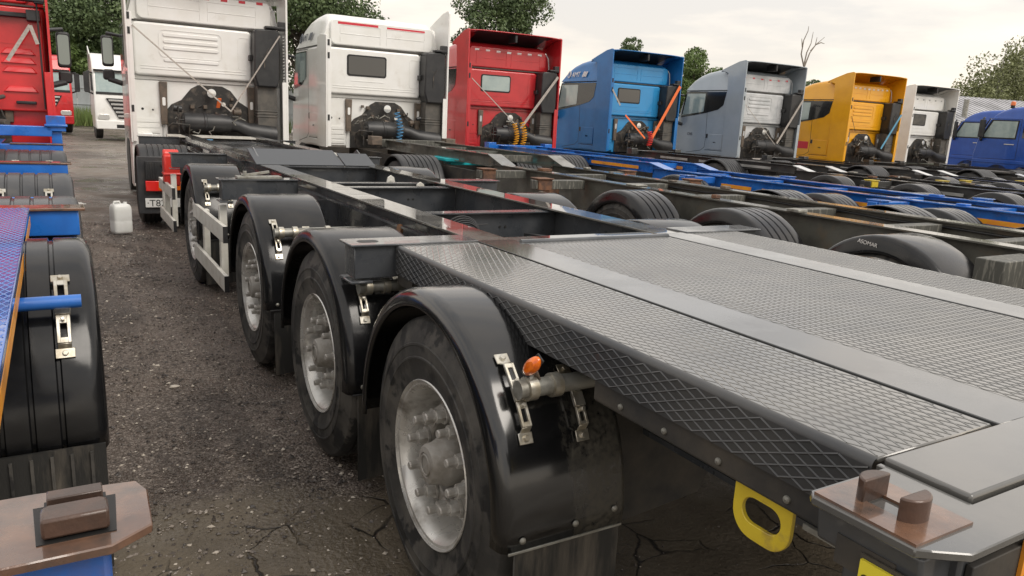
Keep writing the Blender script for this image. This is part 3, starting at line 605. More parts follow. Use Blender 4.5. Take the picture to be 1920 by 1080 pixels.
o = MB().box(.0, .17, 7.35, 7.55, .74, 1.10).box(-.01, .18, 7.34, 7.56, .86, .90).tube([(.0, 7.45, 1.10), (.17, 7.45, 1.10)], .06, 14).build('extinguisher_case', 'extinguisher_red', T, bevel=.02, seg=3)
# working lumps: tank, valves under the frame
MB().tube([(.95, 3.0, .62), (1.6, 3.0, .62)], .14, 20).build('air_tank', 'underframe', T)
MB().tube([(.95, 4.6, .62), (1.6, 4.6, .62)], .14, 20).build('air_tank', 'underframe', T)
MB().box(.45, .70, 4.2, 4.9, .35, .95).build('tool_box', 'black_plastic', T, bevel=.01)

# ------------------------------------------------------------------ truck cabs seen from behind
def seams(mb, pts, x, t=.004, w_=.012):
    for a, b_ in zip(pts[:-1], pts[1:]): mb.beam((x, *a), (x, *b_), w_, t, (1, 0, 0))
    return mb
def tractor_rear(P, x0, y0, W=2.5, paint='frame_grey', fend='black_plastic', teal=False, detail=True):
    """chassis, rear axle, ribbed mudguards and fifth wheel behind the cab; y0 is the axle"""
    for x in (x0+W/2-.42, x0+W/2+.42):
        MB().box(x-.035, x+.035, y0-1.15, y0+4.6, .72, .96).build('frame_rail', 'underframe', P)
    MB().tube([(x0+.3, y0, .5), (x0+W-.3, y0, .5)], .10, 12).build('axle', 'underframe', P)
    for s_, xo in ((1, x0+.03), (-1, x0+W-.03)):
        for k in (0, .34):
            wheel('far', P, (xo+s_*k, y0, .50), s_, nuts=False, simple=True, seg=32, wd=.29, rubber='rubber_far', Rt=.5)
        fender(P, xo-s_*.01, xo+s_*.64, y0, .52, .58, m=fend, ribs=7, a0=-2, a1=182, lip=.03, n_=18)
    q = MB(); q.prism([(x0+W/2+a, y0+.05+b2) for a, b2 in ((-.45, -.25), (-.12, -.5), (-.05, -.15), (.05, -.15), (.12, -.5), (.45, -.25), (.45, .25), (.3, .42), (-.3, .42), (-.45, .25))], 'z', 1.02, 1.07)
    q.box(x0+W/2-.3, x0+W/2+.3, y0-.1, y0+.2, .96, 1.02); q.build('fifth_wheel', 'teal_grease' if teal else 'engine_dark', P, bevel=.01)
def cab(name, label, paint, X, Y, yaw=0, zo=0, hood=3.70, window=None, ribs=True, rear=None, dashes=None, logo=None, right_only=False, lining=None, straps=(), coils=(), band=True, airbox=True, extra=None, fender_y=-3.4, teal=False, group='trucks parked in the long row', hood_paint=None, W=2.5):
    P = thing(name, label, 'truck', (X, Y, gs(X)*.6), R(yaw), group)
    rp = rear or paint; z = lambda v: v+zo
    body = [(.47, .98), (.47, z(2.87)), (2.42, z(2.87)), (2.62, z(2.30)), (2.72, z(1.9)), (2.80, 1.0), (2.80, .42), (2.30, .42), (2.28, .72), (2.10, .95), (1.30, .98)]
    MB().prism(body, 'x', .035, W-.035).build('cab_body', paint, P, bevel=.05, seg=3)
    roof = [(.44, z(2.872)), (.44, z(3.30)), (.52, z(3.40)), (.75, z(3.45)), (1.3, z(3.42)), (1.9, z(3.22)), (2.25, z(3.0)), (2.40, z(2.872))]
    # roof shell narrows upwards
    rg_ = []
    for (yy, zz) in roof:
        f = max(0, (zz-z(2.872))/.58); ins = .06+.16*f**2.2
        zt = zz
        rg_.append((yy, zz, ins))
    prof_n = 9; rings = []
    for yy, zz, ins in [(q_[0], q_[1], q_[2]) for q_ in roof and rg_]:
        pass
    ys_ = [.44, .50, .62, .9, 1.3, 1.7, 2.0, 2.22, 2.36, 2.44]; zt_ = [3.32, 3.42, 3.46, 3.49, 3.47, 3.41, 3.32, 3.20, 3.05, 2.89]
    for yy, zz in zip(ys_, zt_):
        h = max(.01, zz-2.875); r_ = min(.16, h*.7); ring = [(.045, yy, z(2.875))]
        for a in np.linspace(0, math.pi/2, 5): ring.append((.05+.10*(h/.58)+r_-r_*math.cos(a), yy, z(zz-r_+r_*math.sin(a)-.0)))
        ring += [(W-p_[0], p_[1], p_[2]) for p_ in ring[::-1]]; rings.append(ring)
    mb = MB().sweep(rings); n_ = len(rings[0]); mb.f.append(tuple(range(n_))); mb.build('roof', paint, P, smooth=50)
    # rear wall: roof panel, main panel, lower plates
    yb = .47
    up = MB().prism(rrect(.20, W-.20, z(2.895), z(3.36), .10), 'y', yb-.085, yb).build('roof_panel', rp, P, bevel=.02, seg=3)
    for a, b2 in ((.38, 1.19), (1.31, 2.12)):
        q = MB()
        for z0, z1 in ((2.95, 3.10), (3.12, 3.26)):
            q.box(a, b2, yb-.091, yb-.083, z(z1), z(z1+.010)); q.box(a, a+.010, yb-.091, yb-.083, z(z0), z(z1)); q.box(b2-.01, b2, yb-.091, yb-.083, z(z0), z(z1))
        q.build('pressing', rp, up, bevel=.003, seg=2)
    if dashes:
        c_, n_d, z_d, wd_ = dashes; me = None
        for i in range(n_d):
            x = .34+(W-.68-wd_)*i/(n_d-1) if n_d > 2 else (.34, 1.32)[i]
            o_ = MB().box(0, wd_, -.002, .0, 0, .045).build('reflector', c_, up); o_.location = (x, yb-.0865, z(z_d)-.012*math.cos((x-1.25)*2))
            if len(dashes[0]) and c_ == 'white_tape' and n_d > 6: pass
    px1 = 2.02
    pn = MB().prism(rrect(.12, px1, z(1.98), z(2.84), .07), 'y', yb-.14, yb).build('rear_panel', rp, P, bevel=.035, seg=4)
    MB().box(.06, W-.1, yb-.05, yb, z(1.91), z(1.965)).build('sill_panel', rp, P, bevel=.008)
    q = MB(); q.box(.22, px1-.1, yb-.146, yb-.139, z(2.085), z(2.10)).box(.22, .60, yb-.146, yb-.139, z(2.13), z(2.14)).box(.64, 1.35, yb-.146, yb-.139, z(2.13), z(2.14)).box(1.4, 1.88, yb-.146, yb-.139, z(2.13), z(2.14)); q.build('pressing', rp, pn, bevel=.003)
    q = MB(); fr = rrect(px1-.23, px1-.04, z(2.18), z(2.72), .04); 
    for i in range(len(fr)): q.beam((fr[i][0], yb-.140, fr[i][1]), (fr[(i+1) % len(fr)][0], yb-.140, fr[(i+1) % len(fr)][1]), .012, .010, (0, -1, 0))
    q.build('pressing', rp, pn)
    if ribs:
        fr = rrect(.52, 1.52, z(2.30), z(2.74), .08); q = MB()
        for i in range(len(fr)): q.beam((fr[i][0], yb-.141, fr[i][1]), (fr[(i+1) % len(fr)][0], yb-.141, fr[(i+1) % len(fr)][1]), .014, .012, (0, -1, 0))
        q.build('pressing', rp, pn)
        for k in range(4):
            zz = 2.63-.105*k if k < 3 else 2.22
            MB().prism(rrect(.58, 1.46, z(zz), z(zz+.062), .028), 'y', yb-.155, yb-.138).build('pressed_rib', rp, pn, bevel=.009, seg=3)
    if window:
        MB().prism(rrect(.50, 1.30, z(2.33), z(2.73), .05), 'y', yb-.150, yb-.138).build('window_frame', 'ink', pn, bevel=.004)
        MB().prism(rrect(.53, 1.27, z(2.36), z(2.70), .04), 'y', yb-.156, yb-.150).build('window_glass', window, pn)
        MB().box(.58, 1.25, yb-.146, yb-.139, z(2.235), z(2.245)).build('pressing', rp, pn)
    # lower left and right plates
    lp = MB().box(.05, .52, yb-.05, yb, 1.02, z(1.90)).build('lower_plate', rp, P, bevel=.012)
    q = MB()
    spots('louvre', MB().box(.09, .48, yb-.062, yb-.049, 0, .065), rp, lp, [(0, 0, 1.06+.09*k) for k in range(4)], bevel=.006)
    q = MB(); q.tube([(.22, yb-.052, 1.55), (.22, yb-.046, 1.55)], .022, 10).tube([(.38, yb-.052, 1.54), (.38, yb-.046, 1.54)], .016, 10); q.build('hole', 'ink', lp)
    MB().box(2.0, W-.05, yb-.05, yb, 1.02, z(1.90)).build('lower_plate', rp, P, bevel=.012)
    # engine tunnel
    tun = [(.60, .98), (.60, 1.42), (.68, 1.52), (.84, 1.60), (1.0, 1.80), (1.12, 1.87), (1.52, 1.87), (1.66, 1.80), (1.80, 1.62), (1.96, 1.52), (2.02, 1.42), (2.02, .98)]
    MB().box(.53, 2.04, yb-.02, yb-.001, .98, z(1.90)).build('tunnel_wall', rp, P)
    MB().prism([(a, z(b2) if b2 > 1 else b2) for a, b2 in tun], 'y', yb-.045, yb-.021).build('engine_tunnel', 'engine_dark', P, bevel=.008)
    for a in (.50, 1.95):
        q = MB().prism([(a, 1.30), (a+.10, 1.30), (a+.12, z(1.89)), (a-.01, z(1.89))], 'y', yb-.11, yb-.052).build('cab_bracket', 'brown_bracket', P, bevel=.012)
        MB().prism(rrect(a+.03, a+.08, 1.62, 1.76, .02), 'y', yb-.113, yb-.1105).build('slot', rp if paint == 'white_paint' else 'pale_grey_paint', q)
    # air filter, elbow, duct, air box
    q = MB(); q.lathe([(.80, .001), (.80, .10), (.815, .13), (.84, .16), (.90, .165), (1.15, .165), (1.16, .175), (1.19, .175), (1.20, .165), (1.46, .165), (1.60, .14)], 30, (0, .16, 1.36)); q.build('air_filter', 'black_plastic', P)
    MB().lathe([(.792, .001), (.792, .05), (.80, .055), (.80, .075)], 24, (0, .16, 1.36)).build('filter_cap', 'duct_dusty', P)
    q = MB(); q.sweep([[(x, .16+ry*math.cos(t_), zc_+rz_*math.sin(t_)) for t_ in np.linspace(0, 2*math.pi, 21)] for x, zc_, rz_, ry in ((1.56, 1.36, .12, .12), (1.72, 1.33, .12, .12), (1.92, 1.24, .15, .14), (2.15, 1.20, .18, .17), (2.38, 1.18, .18, .17), (2.40, 1.18, .05, .05))]); (q.build('intake_elbow', 'black_plastic', P) if airbox else None)
    q = MB(); q.prism(rrect(2.06, 2.40, 1.18, z(1.92), .02), 'y', .10, .38)
    for k in range(3): q.prism(rrect(2.05, 2.41, 1.50+.05*k, 1.525+.05*k, .01), 'y', .09, .39)
    (q.build('air_duct', 'duct_dusty', P, bevel=.02, seg=3) if airbox else None)
    if airbox:
        q = MB(); q.prism([(2.06, z(1.90)), (2.40, z(1.90)), (2.44, z(2.05)), (2.44, z(2.86)), (2.36, z(2.90)), (2.06, z(2.88)), (2.02, z(2.84)), (2.0, z(2.1))], 'y', .02, .36); ab = q.build('air_box', 'black_plastic', P, bevel=.03, seg=3)
        MB().prism([(2.17, z(2.20)), (2.185, z(2.20)), (2.19, z(2.42)), (2.26, z(2.56)), (2.25, z(2.57)), (2.172, z(2.43))], 'y', .012, .022).build('pressing', 'engine_dark', ab)
        MB().box(1.96, 2.02, .2, .34, z(2.34), z(2.44)).build('clip', 'black_plastic', ab, bevel=.01)
    MB().box(2.20, W-.04, -.01, .16, z(2.90), z(2.94)).box(W-.16, W-.04, .0, .12, z(2.88), z(3.03)).build('hinge_bracket', 'black_plastic', P, bevel=.01)
    # pipes and small gear
    rg = np.random.default_rng(int(abs(X)*10)+3); q = MB()
    q.tube([(.74, .02, 1.05), (.74, .02, 1.62)], .014, 8).tube([(.74, .02, 1.40), (1.0, .05, 1.40)], .012, 6).tube([(.60, .1, 1.1), (.58, -.02, 1.28), (.64, -.05, 1.34), (.9, -.04, 1.32), (.9, .1, 1.1)], .016, 8)
    for k in range(7):
        x = rg.uniform(.75, 1.9); zz = rg.uniform(1.2, 1.75); p0 = Vector((x, .38, zz)); pts = [p0]
        for j in range(5): pts.append(pts[-1]+Vector((rg.uniform(-.09, .09), rg.uniform(-.08, .02), rg.uniform(-.11, .04))))
        q.tube(pts, rg.uniform(.006, .014), 6)
    q.build('pipework', 'engine_dark', P, smooth=60)['kind'] = 'stuff'
    q = MB()
    for k in range(6):
        x = rg.uniform(.7, 1.9); zz = rg.uniform(1.12, 1.7); pts = [Vector((x, rg.uniform(-.02, .3), zz))]
        for j in range(5): pts.append(pts[-1]+Vector((rg.uniform(-.10, .10), rg.uniform(-.05, .05), rg.uniform(-.08, .06))))
        q.tube(pts, rg.uniform(.006, .013), 6)
    q.build('hose', 'galvanised', P, smooth=60)['kind'] = 'stuff'
    for k in range(6):
        x = rg.uniform(.72, 1.95); zz = rg.uniform(1.10, 1.68); rr = rg.uniform(.03, .07)
        MB().tube([(x-rr, .04+.2*rg.random(), zz), (x+rr, .04+.2*rg.random(), zz+rg.uniform(-.03, .03))], rr*.8, 12).build('valve', ('black_plastic', 'duct_dusty', 'brown_bracket')[k % 3], P, bevel=.006, smooth=40)
    q = MB()
    for k in range(9):
        x = rg.uniform(.8, 1.9); zz = rg.uniform(1.45, 1.80); s_ = rg.uniform(.012, .035); q.box(x-s_, x+s_, yb-.10, yb-.04, zz-s_, zz+s_)
    q.build('fittings', 'brown_bracket', P, bevel=.005)['kind'] = 'stuff'
    q = MB(); q.lathe([(.03, .001), (.03, .05), (0, .078), (-.012, .082), (-.016, .078)], 24, (1.32, .30, z(1.74)), 'y').beam((1.32, .32, z(1.60)), (1.32, .32, z(1.68)), .02, .012); wl = q.build('work_lamp', 'black_plastic', P)
    MB().lathe([(-.013, .074), (-.019, .05), (-.021, .001)], 24, (1.32, .30, z(1.74)), 'y').build('lens', 'lamp_glass', wl)
    MB().tube([(1.52, .36, z(1.56)), (1.52, .33, z(1.56))], .035, 14).build('badge', 'lamp_glass' if paint == 'white_paint' else 'duct_dusty', P)
    # side fairings
    hp = hood_paint or paint
    ht = hood if hood else 3.05
    def side(x0, x1, full):
        if full: return [(0, 1.0), (0, z(ht-.05)), (.03, z(ht-.01)), (.08, z(ht)), (.30, z(ht-.03)), (.70, z(ht-.16)), (.98, z(3.44)), (.70, z(3.36)), (.66, z(2.9)), (.62, 1.0)]
        return [(0, 1.0), (0, z(3.02)), (.40, z(3.06)), (.60, z(3.0)), (.62, 1.0)]
    L_ = MB().prism(side(0, 0, bool(hood) and not right_only), 'x', 0, .03); o_ = L_.build('side_fairing', hp, P, bevel=.006)
    MB().box(.031, .10, .0, .02, 1.02, z(2.95)).build('fairing_flange', hp, o_, bevel=.004)
    spots('hinge', MB().box(.032, .07, -.005, .06, 0, .11), 'black_plastic', o_, [(0, 0, z(2.60)), (0, 0, z(2.83)), (0, 0, 1.50)])
    # right fairing with real slots
    q = MB(); x0, x1 = W-.03, W
    sl0, sl1, k_ = z(2.02), z(2.84), 15; dz = (sl1-sl0)/k_
    q.box(x0, x1, 0, .10, 1.0, z(2.90)); q.box(x0, x1, .26, .62, 1.0, z(2.90)); q.box(x0, x1, .1005, .2595, 1.0, sl0); q.box(x0, x1, .1005, .2595, sl1, z(2.90))
    for i in range(k_): q.box(x0, x1, .1005, .2595, sl0+dz*i+dz*.45, sl0+dz*(i+1))
    sd_ = side(0, 0, bool(hood)); up_ = [p_ for p_ in sd_ if p_[1] > z(2.85)] ; 
    q.prism([(0, z(2.901))]+[(p_[0], p_[1]) for p_ in sd_[1:-1] if p_[1] > z(2.91)]+[(.62, z(2.901))], 'x', x0, x1)
    o_ = q.build('side_fairing', hp, P)
    MB().box(W-.10, W-.031, .0, .02, 1.02, z(2.0)).build('fairing_flange', hp, o_, bevel=.004)
    if hood and not right_only:
        yz = [(0, ht), (.30, ht-.03), (.70, ht-.16), (.98, 3.44)]
        q = MB(); rings = []
        for yy, zz in yz: rings.append([(xx, yy, z(zz)-.03*abs((xx-W/2)/(W/2))**6) for xx in np.linspace(.0, W, 25)])
        q.sweep(rings); hd = q.build('roof_deflector', hp, P, smooth=40, solid=.02)
        rings = [[(xx, yy+.012, z(zz)-.030) for xx in (.04, W-.04)] for yy, zz in yz]
        MB().sweep(rings).build('lining', 'black_plastic' if lining is None else lining, hd)
        MB().box(W/2-.03, W/2+.03, .03, .40, z(ht-.22), z(ht-.05)).build('deflector_stay', 'black_plastic', hd, bevel=.01)
        MB().tube([(W-.22, yb-.09, z(3.30)), (W-.15, yb-.09, z(3.22)), (W-.12, yb-.09, z(3.0)), (W-.12, yb-.09, z(2.92))], .014, 8).build('edge_trim', 'pale_grey_paint', P)
    # left side: door, window band, glass, step, handle, lettering
    s_ = MB(); seams(s_, [(2.25, z(2.84)), (1.45, z(2.83)), (1.38, z(1.5)), (1.40, 1.22), (1.55, 1.12), (2.2, 1.02)], .036).build('door_gap', 'ink', P)
    seams(MB(), [(.64, 1.14), (1.38, 1.14)], .036).build('door_gap', 'ink', P)
    if band:
        bd = [(.70, z(2.83)), (2.40, z(2.83)), (2.47, z(2.62)), (2.56, z(2.06)), (2.1, z(2.12)), (1.45, z(2.22)), (.98, z(2.32)), (.78, z(2.45))]
    else:
        bd = [(1.52, z(2.80)), (2.40, z(2.80)), (2.47, z(2.62)), (2.56, z(2.06)), (1.9, z(2.14)), (1.55, z(2.30))]
    for xs, sg in ((.035, -1), (W-.035, 1)):
        wb = MB().prism(bd, 'x', xs+sg*.008, xs-sg*.02).build('window_band', 'window_band', P)
        MB().prism([(1.55, z(2.78)), (2.36, z(2.78)), (2.50, z(2.13)), (1.58, z(2.25))], 'x', xs+sg*.012, xs+sg*.0082).build('side_window', 'glass_pale' if sg < 0 else 'glass_dark', wb)
        fr_ = MB().box(xs+sg*.0, xs+sg*.016, 1.22, 1.36, 1.50, 1.62).build('door_handle', 'black_plastic', P, bevel=.01)
        # mirrors
        xm = xs+sg*.22
        m_ = MB().prism(rrect(xm-.10, xm+.10, z(2.15), z(2.72), .05), 'y', 2.55, 2.68).build('mirror', 'black_plastic', P, bevel=.03, seg=3)
        MB().prism(rrect(xm-.08, xm+.08, z(2.20), z(2.67), .04), 'y', 2.545, 2.549).build('mirror_glass', 'mirror_glass', m_)
        MB().prism(rrect(xm-.10, xm+.10, z(1.90), z(2.10), .05), 'y', 2.55, 2.68).build('wide_mirror', 'black_plastic', m_, bevel=.03)
        MB().tube([(xs, 2.5, z(1.85)), (xm, 2.6, z(1.92))], .05, 10).build('mirror_arm', 'black_plastic', m_)
        MB().tube([(xs, 2.5, z(2.72)), (xm, 2.6, z(2.76)), (xm, 2.6, z(2.7))], .03, 8).build('mirror_arm', 'black_plastic', m_)
        MB().lathe([(0, .001), (0, .49), (.02, .50), (.28, .50), (.30, .48), (.30, .01)], 28, (xs if sg < 0 else xs-.30, 1.95, .50)).build('front_tyre', 'rubber_far', P)
    if logo:
        txt, cm_, zz = logo
        o_ = text('lettering', txt, .20, cm_, face_mt((.020+.24*(zz-2.875), 1.95, z(zz)), (.0, -1, .03), (.25, 0, 1)), P, ext=.003)
        q = MB()
        for k in range(3): q.prism([(1.38-.07*k, z(zz)), (1.43-.07*k, z(zz)), (1.38-.07*k, z(zz+.145)), (1.33-.07*k, z(zz+.145))], 'x', .02-.0, .028)
        q.v = [(v[0]-.010+.24*(v[2]-z(2.875)), v[1], v[2]) for v in q.v]
        q.build('stripe', cm_, P)
        c0 = (2.10, z(zz+.075)); pts = [(.030+.24*(c0[1]+.095*math.sin(t_)-z(2.875)), c0[0]+.075*math.cos(t_), c0[1]+.095*math.sin(t_)) for t_ in np.linspace(0, 2*math.pi, 21)]
        q = MB().tube(pts, .009, 5).tube([(.028+.24*(c0[1]+.07*math.sin(t_)-z(2.875)), c0[0]+.04*math.cos(t_), c0[1]+.07*math.sin(t_)) for t_ in np.linspace(1, 5, 12)], .009, 5); q.build('emblem', cm_, P)
    MB().prism([(.64, 1.02), (1.30, 1.02), (1.30, 1.12), (.64, 1.12)], 'x', .020, .034).build('step_panel', paint, P, bevel=.006)
    MB().box(.018, .034, .68, 1.28, 1.17, 1.62).build('locker_door', paint, P, bevel=.012, seg=3)
    MB().box(.018, .030, .92, 1.04, 1.36, 1.40).build('locker_latch', 'black_plastic', P, bevel=.004)
    MB().box(.024, .034, .60, 2.40, z(2.866), z(2.880)).build('roof_seam', 'ink', P)
    MB().box(W-.034, W-.024, .60, 2.40, z(2.866), z(2.880)).build('roof_seam', 'ink', P)
    MB().box(.16, W-.16, yb-.06, yb-.001, z(2.862), z(2.884)).build('roof_seam', 'duct_dusty', P)
    # front end
    MB().prism([(2.44, z(2.80)), (2.66, z(2.16)), (2.70, z(2.16)), (2.48, z(2.80))], 'x', .12, W-.12).build('windscreen', 'glass_dark', P)
    MB().box(.3, W-.3, 2.80, 2.83, .6, 1.7).build('grille', 'ink', P)
    # tie straps
    for c_, a, b2, wd_ in straps:
        MB().beam(a, b2, wd_, .004, (0, -1, .3)).build('tie_strap', c_, P)
    for c_, x, y, z0, z1, rr, n_t in coils:
        pts = [(x+rr*math.cos(t_)+.05*math.sin(t_*.07), y+rr*math.sin(t_), z0+(z1-z0)*t_/(2*math.pi*n_t)) for t_ in np.linspace(0, 2*math.pi*n_t, n_t*12)]
        MB().tube(pts, .010, 6).build('coil_hose', c_, P, smooth=70)
    if fender_y is not None: tractor_rear(P, -.10 if name == 'white_truck' and X < 1 else 0, fender_y, W, teal=teal)
    if extra: extra(P, z)
    return P
def ex_front(P, z):
    # rear corner of the first white truck: pale skirt, tail lamp, number plate on the mudguard
    MB().box(.0, .34, .06, .50, .26, 1.16).build('side_skirt', 'white_paint', P, bevel=.02)
    MB().box(.52, 2.0, -.30, -.10, 1.12, 1.16).build('step_plate', 'guard_alu', P)
    yr = -2.35-.60-.14
    MB().box(-.12, .52, yr-.02, yr+.0, .22, .98).build('mud_flap', 'fender_grey', P, bevel=.015)
    q = MB().box(-.02, .40, yr-.09, yr-.022, .68, .92)
    for k in range(4): q.box(.0+.03*k, .015+.03*k, yr-.10, yr-.091, .70, .90)
    q.box(.16, .30, yr-.11, yr-.091, .86, .90).box(.16, .30, yr-.11, yr-.091, .74, .78); q.build('lamp_box', 'black_plastic', P, bevel=.008)
    MB().box(-.03, .19, yr-.10, yr-.022, .53, .665).build('tail_lamp', 'red_lamp', P, bevel=.008)
    MB().box(.12, .42, yr-.103, yr-.024, .54, .655).build('tail_lamp', 'amber', P, bevel=.008)
    pl = MB().box(-.04, .48, yr-.05, yr-.03, .31, .43).build('number_plate', 'plate_white', P, bevel=.004)
    text('lettering', '\u00b7T82', .125, 'ink', face_mt((-.025, yr-.0515, .326), (1, 0, 0), (0, 0, 1)), pl)
    text('lettering', '9', .16, 'duct_dusty', face_mt((.19, yr-.1115, .765), (1, 0, 0), (0, 0, 1)), P)
    MB().box(.85, .95, -.62, -.40, 1.05, 1.10).build('valve', 'amber', P, bevel=.01); MB().tube([(.98, -.5, 1.08), (1.2, -.5, 1.08)], .03, 10).build('coupling', 'hose_blue', P)
    MB().beam((1.42, .30, z(1.50)), (1.44, .22, z(1.66)), .06, .02).build('rag', 'strap_orange', P)
    q = MB(); q.box(1.48, 2.10, -.05, .02, 1.12, 1.15); q.build('bracket', 'guard_alu', P)
T1 = cab('white_truck', 'white truck with number plate T82 that the dark grey trailer is hitched to', 'white_paint', 0.0, 11.95, -1, zo=.13, W=2.58, dashes=('red_tape', 7, 3.31, .11), fender_y=-2.35, extra=ex_front,
    straps=(('strap_grey', (.10, -.02, 2.87), (1.58, -.05, 1.58), .024), ('strap_grey', (2.44, -.02, 2.92), (1.58, -.05, 1.58), .024)))
T2 = cab('white_truck', 'white truck with a dark rear window and two long red strips on its roof', 'white_paint', 3.33, 12.1, -1, zo=.03, dashes=('red_tape', 2, 3.27, .80), window='glass_dark', ribs=False, right_only=True, logo=('AMT', 'logo_dark', 3.0), band=False,
    coils=(('hose_blue', 1.42, -.05, 1.15, 1.72, .055, 9),), teal=True, fender_y=-3.5)
T3 = cab('red_truck', 'red truck with a pale rear window and a yellow coiled hose', 'red_paint', 7.2, 13.9, -2.5, zo=0, dashes=('white_tape', 7, 3.26, .11), window='glass_pale', ribs=False, lining='black_plastic',
    coils=(('hose_yellow', 1.28, -.08, 1.10, 1.62, .055, 9), ('hose_yellow', 1.48, -.10, 1.12, 1.66, .06, 9)), straps=(('strap_grey', (.10, -.02, 2.6), (1.35, -.05, 1.55), .02), ('strap_grey', (2.42, -.04, 2.78), (1.42, -.08, 1.5), .06)), fender_y=-3.9)
T4 = cab('blue_truck', 'blue truck with a light blue rear wall, an orange strap and a red coiled hose', 'blue_paint', 11.75, 14.4, 0, zo=0, rear='light_blue_paint', window='glass_dark', ribs=False, logo=('AMT', 'white_tape', 3.0),
    coils=(('hose_red', 1.38, -.12, 1.20, 1.60, .07, 8),), straps=(('strap_orange', (2.42, -.04, 2.88), (1.50, -.10, 1.42), .08), ('strap_orange', (.55, -.03, 2.0), (1.25, -.10, 1.40), .05), ('strap_grey', (.05, -.02, 2.65), (.35, -.02, 2.25), .05)), fender_y=-4)
T5 = cab('silver_truck', 'silver blue truck with a pale grey rear wall', 'silver_blue_paint', 15.8, 13.5, -1, zo=.02, rear='pale_grey_paint', dashes=('red_tape', 6, 3.24, .09), fender_y=-4,
    straps=(('strap_grey', (2.44, -.04, 2.75), (1.5, -.08, 1.45), .06), ('strap_grey', (.1, -.02, 2.5), (1.42, -.08, 1.42), .02)))
T6 = cab('yellow_truck', 'yellow orange truck between the silver truck and the small white one', 'yellow_cab_paint', 20.05, 13.1, -2.5, zo=.02, dashes=('white_tape', 9, 3.25, .10), fender_y=-4, hood_paint='yellow_cab_paint', lining='yellow_cab_paint',
    straps=(('strap_blue', (2.42, -.05, 2.55), (1.6, -.1, 1.45), .06), ('ink', (.1, -.02, 2.4), (.35, -.02, 1.95), .02)))
MB().box(.028, .034, 1.45, 1.95, 1.32, 1.55).build('sticker', 'red_tape', T6)
T7 = cab('white_truck', 'white truck with a pale rear window beside the yellow truck', 'white_paint', 24.55, 13.9, -2, zo=-.02, hood=3.70, window='duct_dusty', ribs=False, dashes=('silver_tape', 6, 3.22, .08), fender_y=-4)
for P_, txt in ((T5, 'CHS'), (T4, None)):
    if txt: text('lettering', txt, .12, 'logo_dark', face_mt((.028, 2.2, 1.55), (0, -1, 0), (0, 0, 1)), P_)
# red truck beside the lane
def ex_left(P, z):
    MB().box(1.0, 2.47, .31, .46, 1.46, 2.84).build('rear_panel', 'bright_red_paint', P, bevel=.02, seg=3)
    q = MB(); fr = rrect(1.96, 2.36, 2.36, 2.66, .02)
    for i in range(len(fr)): q.beam((fr[i][0], .309, fr[i][1]), (fr[(i+1) % len(fr)][0], .309, fr[(i+1) % len(fr)][1]), .010, .008, (0, -1, 0))
    q.build('pressing', 'bright_red_paint', P)
    for xa, xb in ((1.98, 2.36), (1.25, 1.86)):
        for zz in (2.26, 2.14, 2.02, 1.76):
            MB().add([(xa-.02, .312, zz-.045), (xb+.02, .312, zz-.045), (xb-.04, .312, zz+.04), (xa+.05, .312, zz+.04), (xa, .280, zz-.038), (xb, .280, zz-.038), (xb-.05, .300, zz+.03), (xa+.06, .300, zz+.03)], [(0,1,5,4), (1,2,6,5), (2,3,7,6), (3,0,4,7), (4,5,6,7)]).build('pressed_rib', 'bright_red_paint', P, bevel=.005)
    MB().box(1.6, 2.46, .20, .30, 2.70, 2.76).box(2.30, 2.46, .10, .30, 2.66, 2.80).build('hinge_bracket', 'black_plastic', P, bevel=.01)
    MB().box(2.1, 2.34, .24, .30, 1.56, 1.60).build('latch', 'black_plastic', P, bevel=.01)
    MB().beam((2.34, .10, 2.60), (2.05, .05, 2.12), .045, .004, (0, -1, 0)).beam((2.34, .10, 2.60), (2.41, .05, 2.36), .045, .004, (0, -1, 0)).build('tie_strap', 'strap_grey', P)
    MB().box(1.2, 1.35, .1, .3, 1.35, 1.55).build('vent_box', 'white_paint', P, bevel=.02)
    q = MB().tube([(2.44, .08, 1.5), (2.43, .08, 2.9)], .012, 8); q.build('cable', 'black_plastic', P)
LT = cab('red_truck', 'bright red truck cab beside the lane, its rear wall pressed with slanted ribs', 'bright_red_paint', -3.60, 10.15, .4, zo=.0, W=2.56, hood=3.75, ribs=False, airbox=False, fender_y=-2.4, extra=ex_left, group=None)

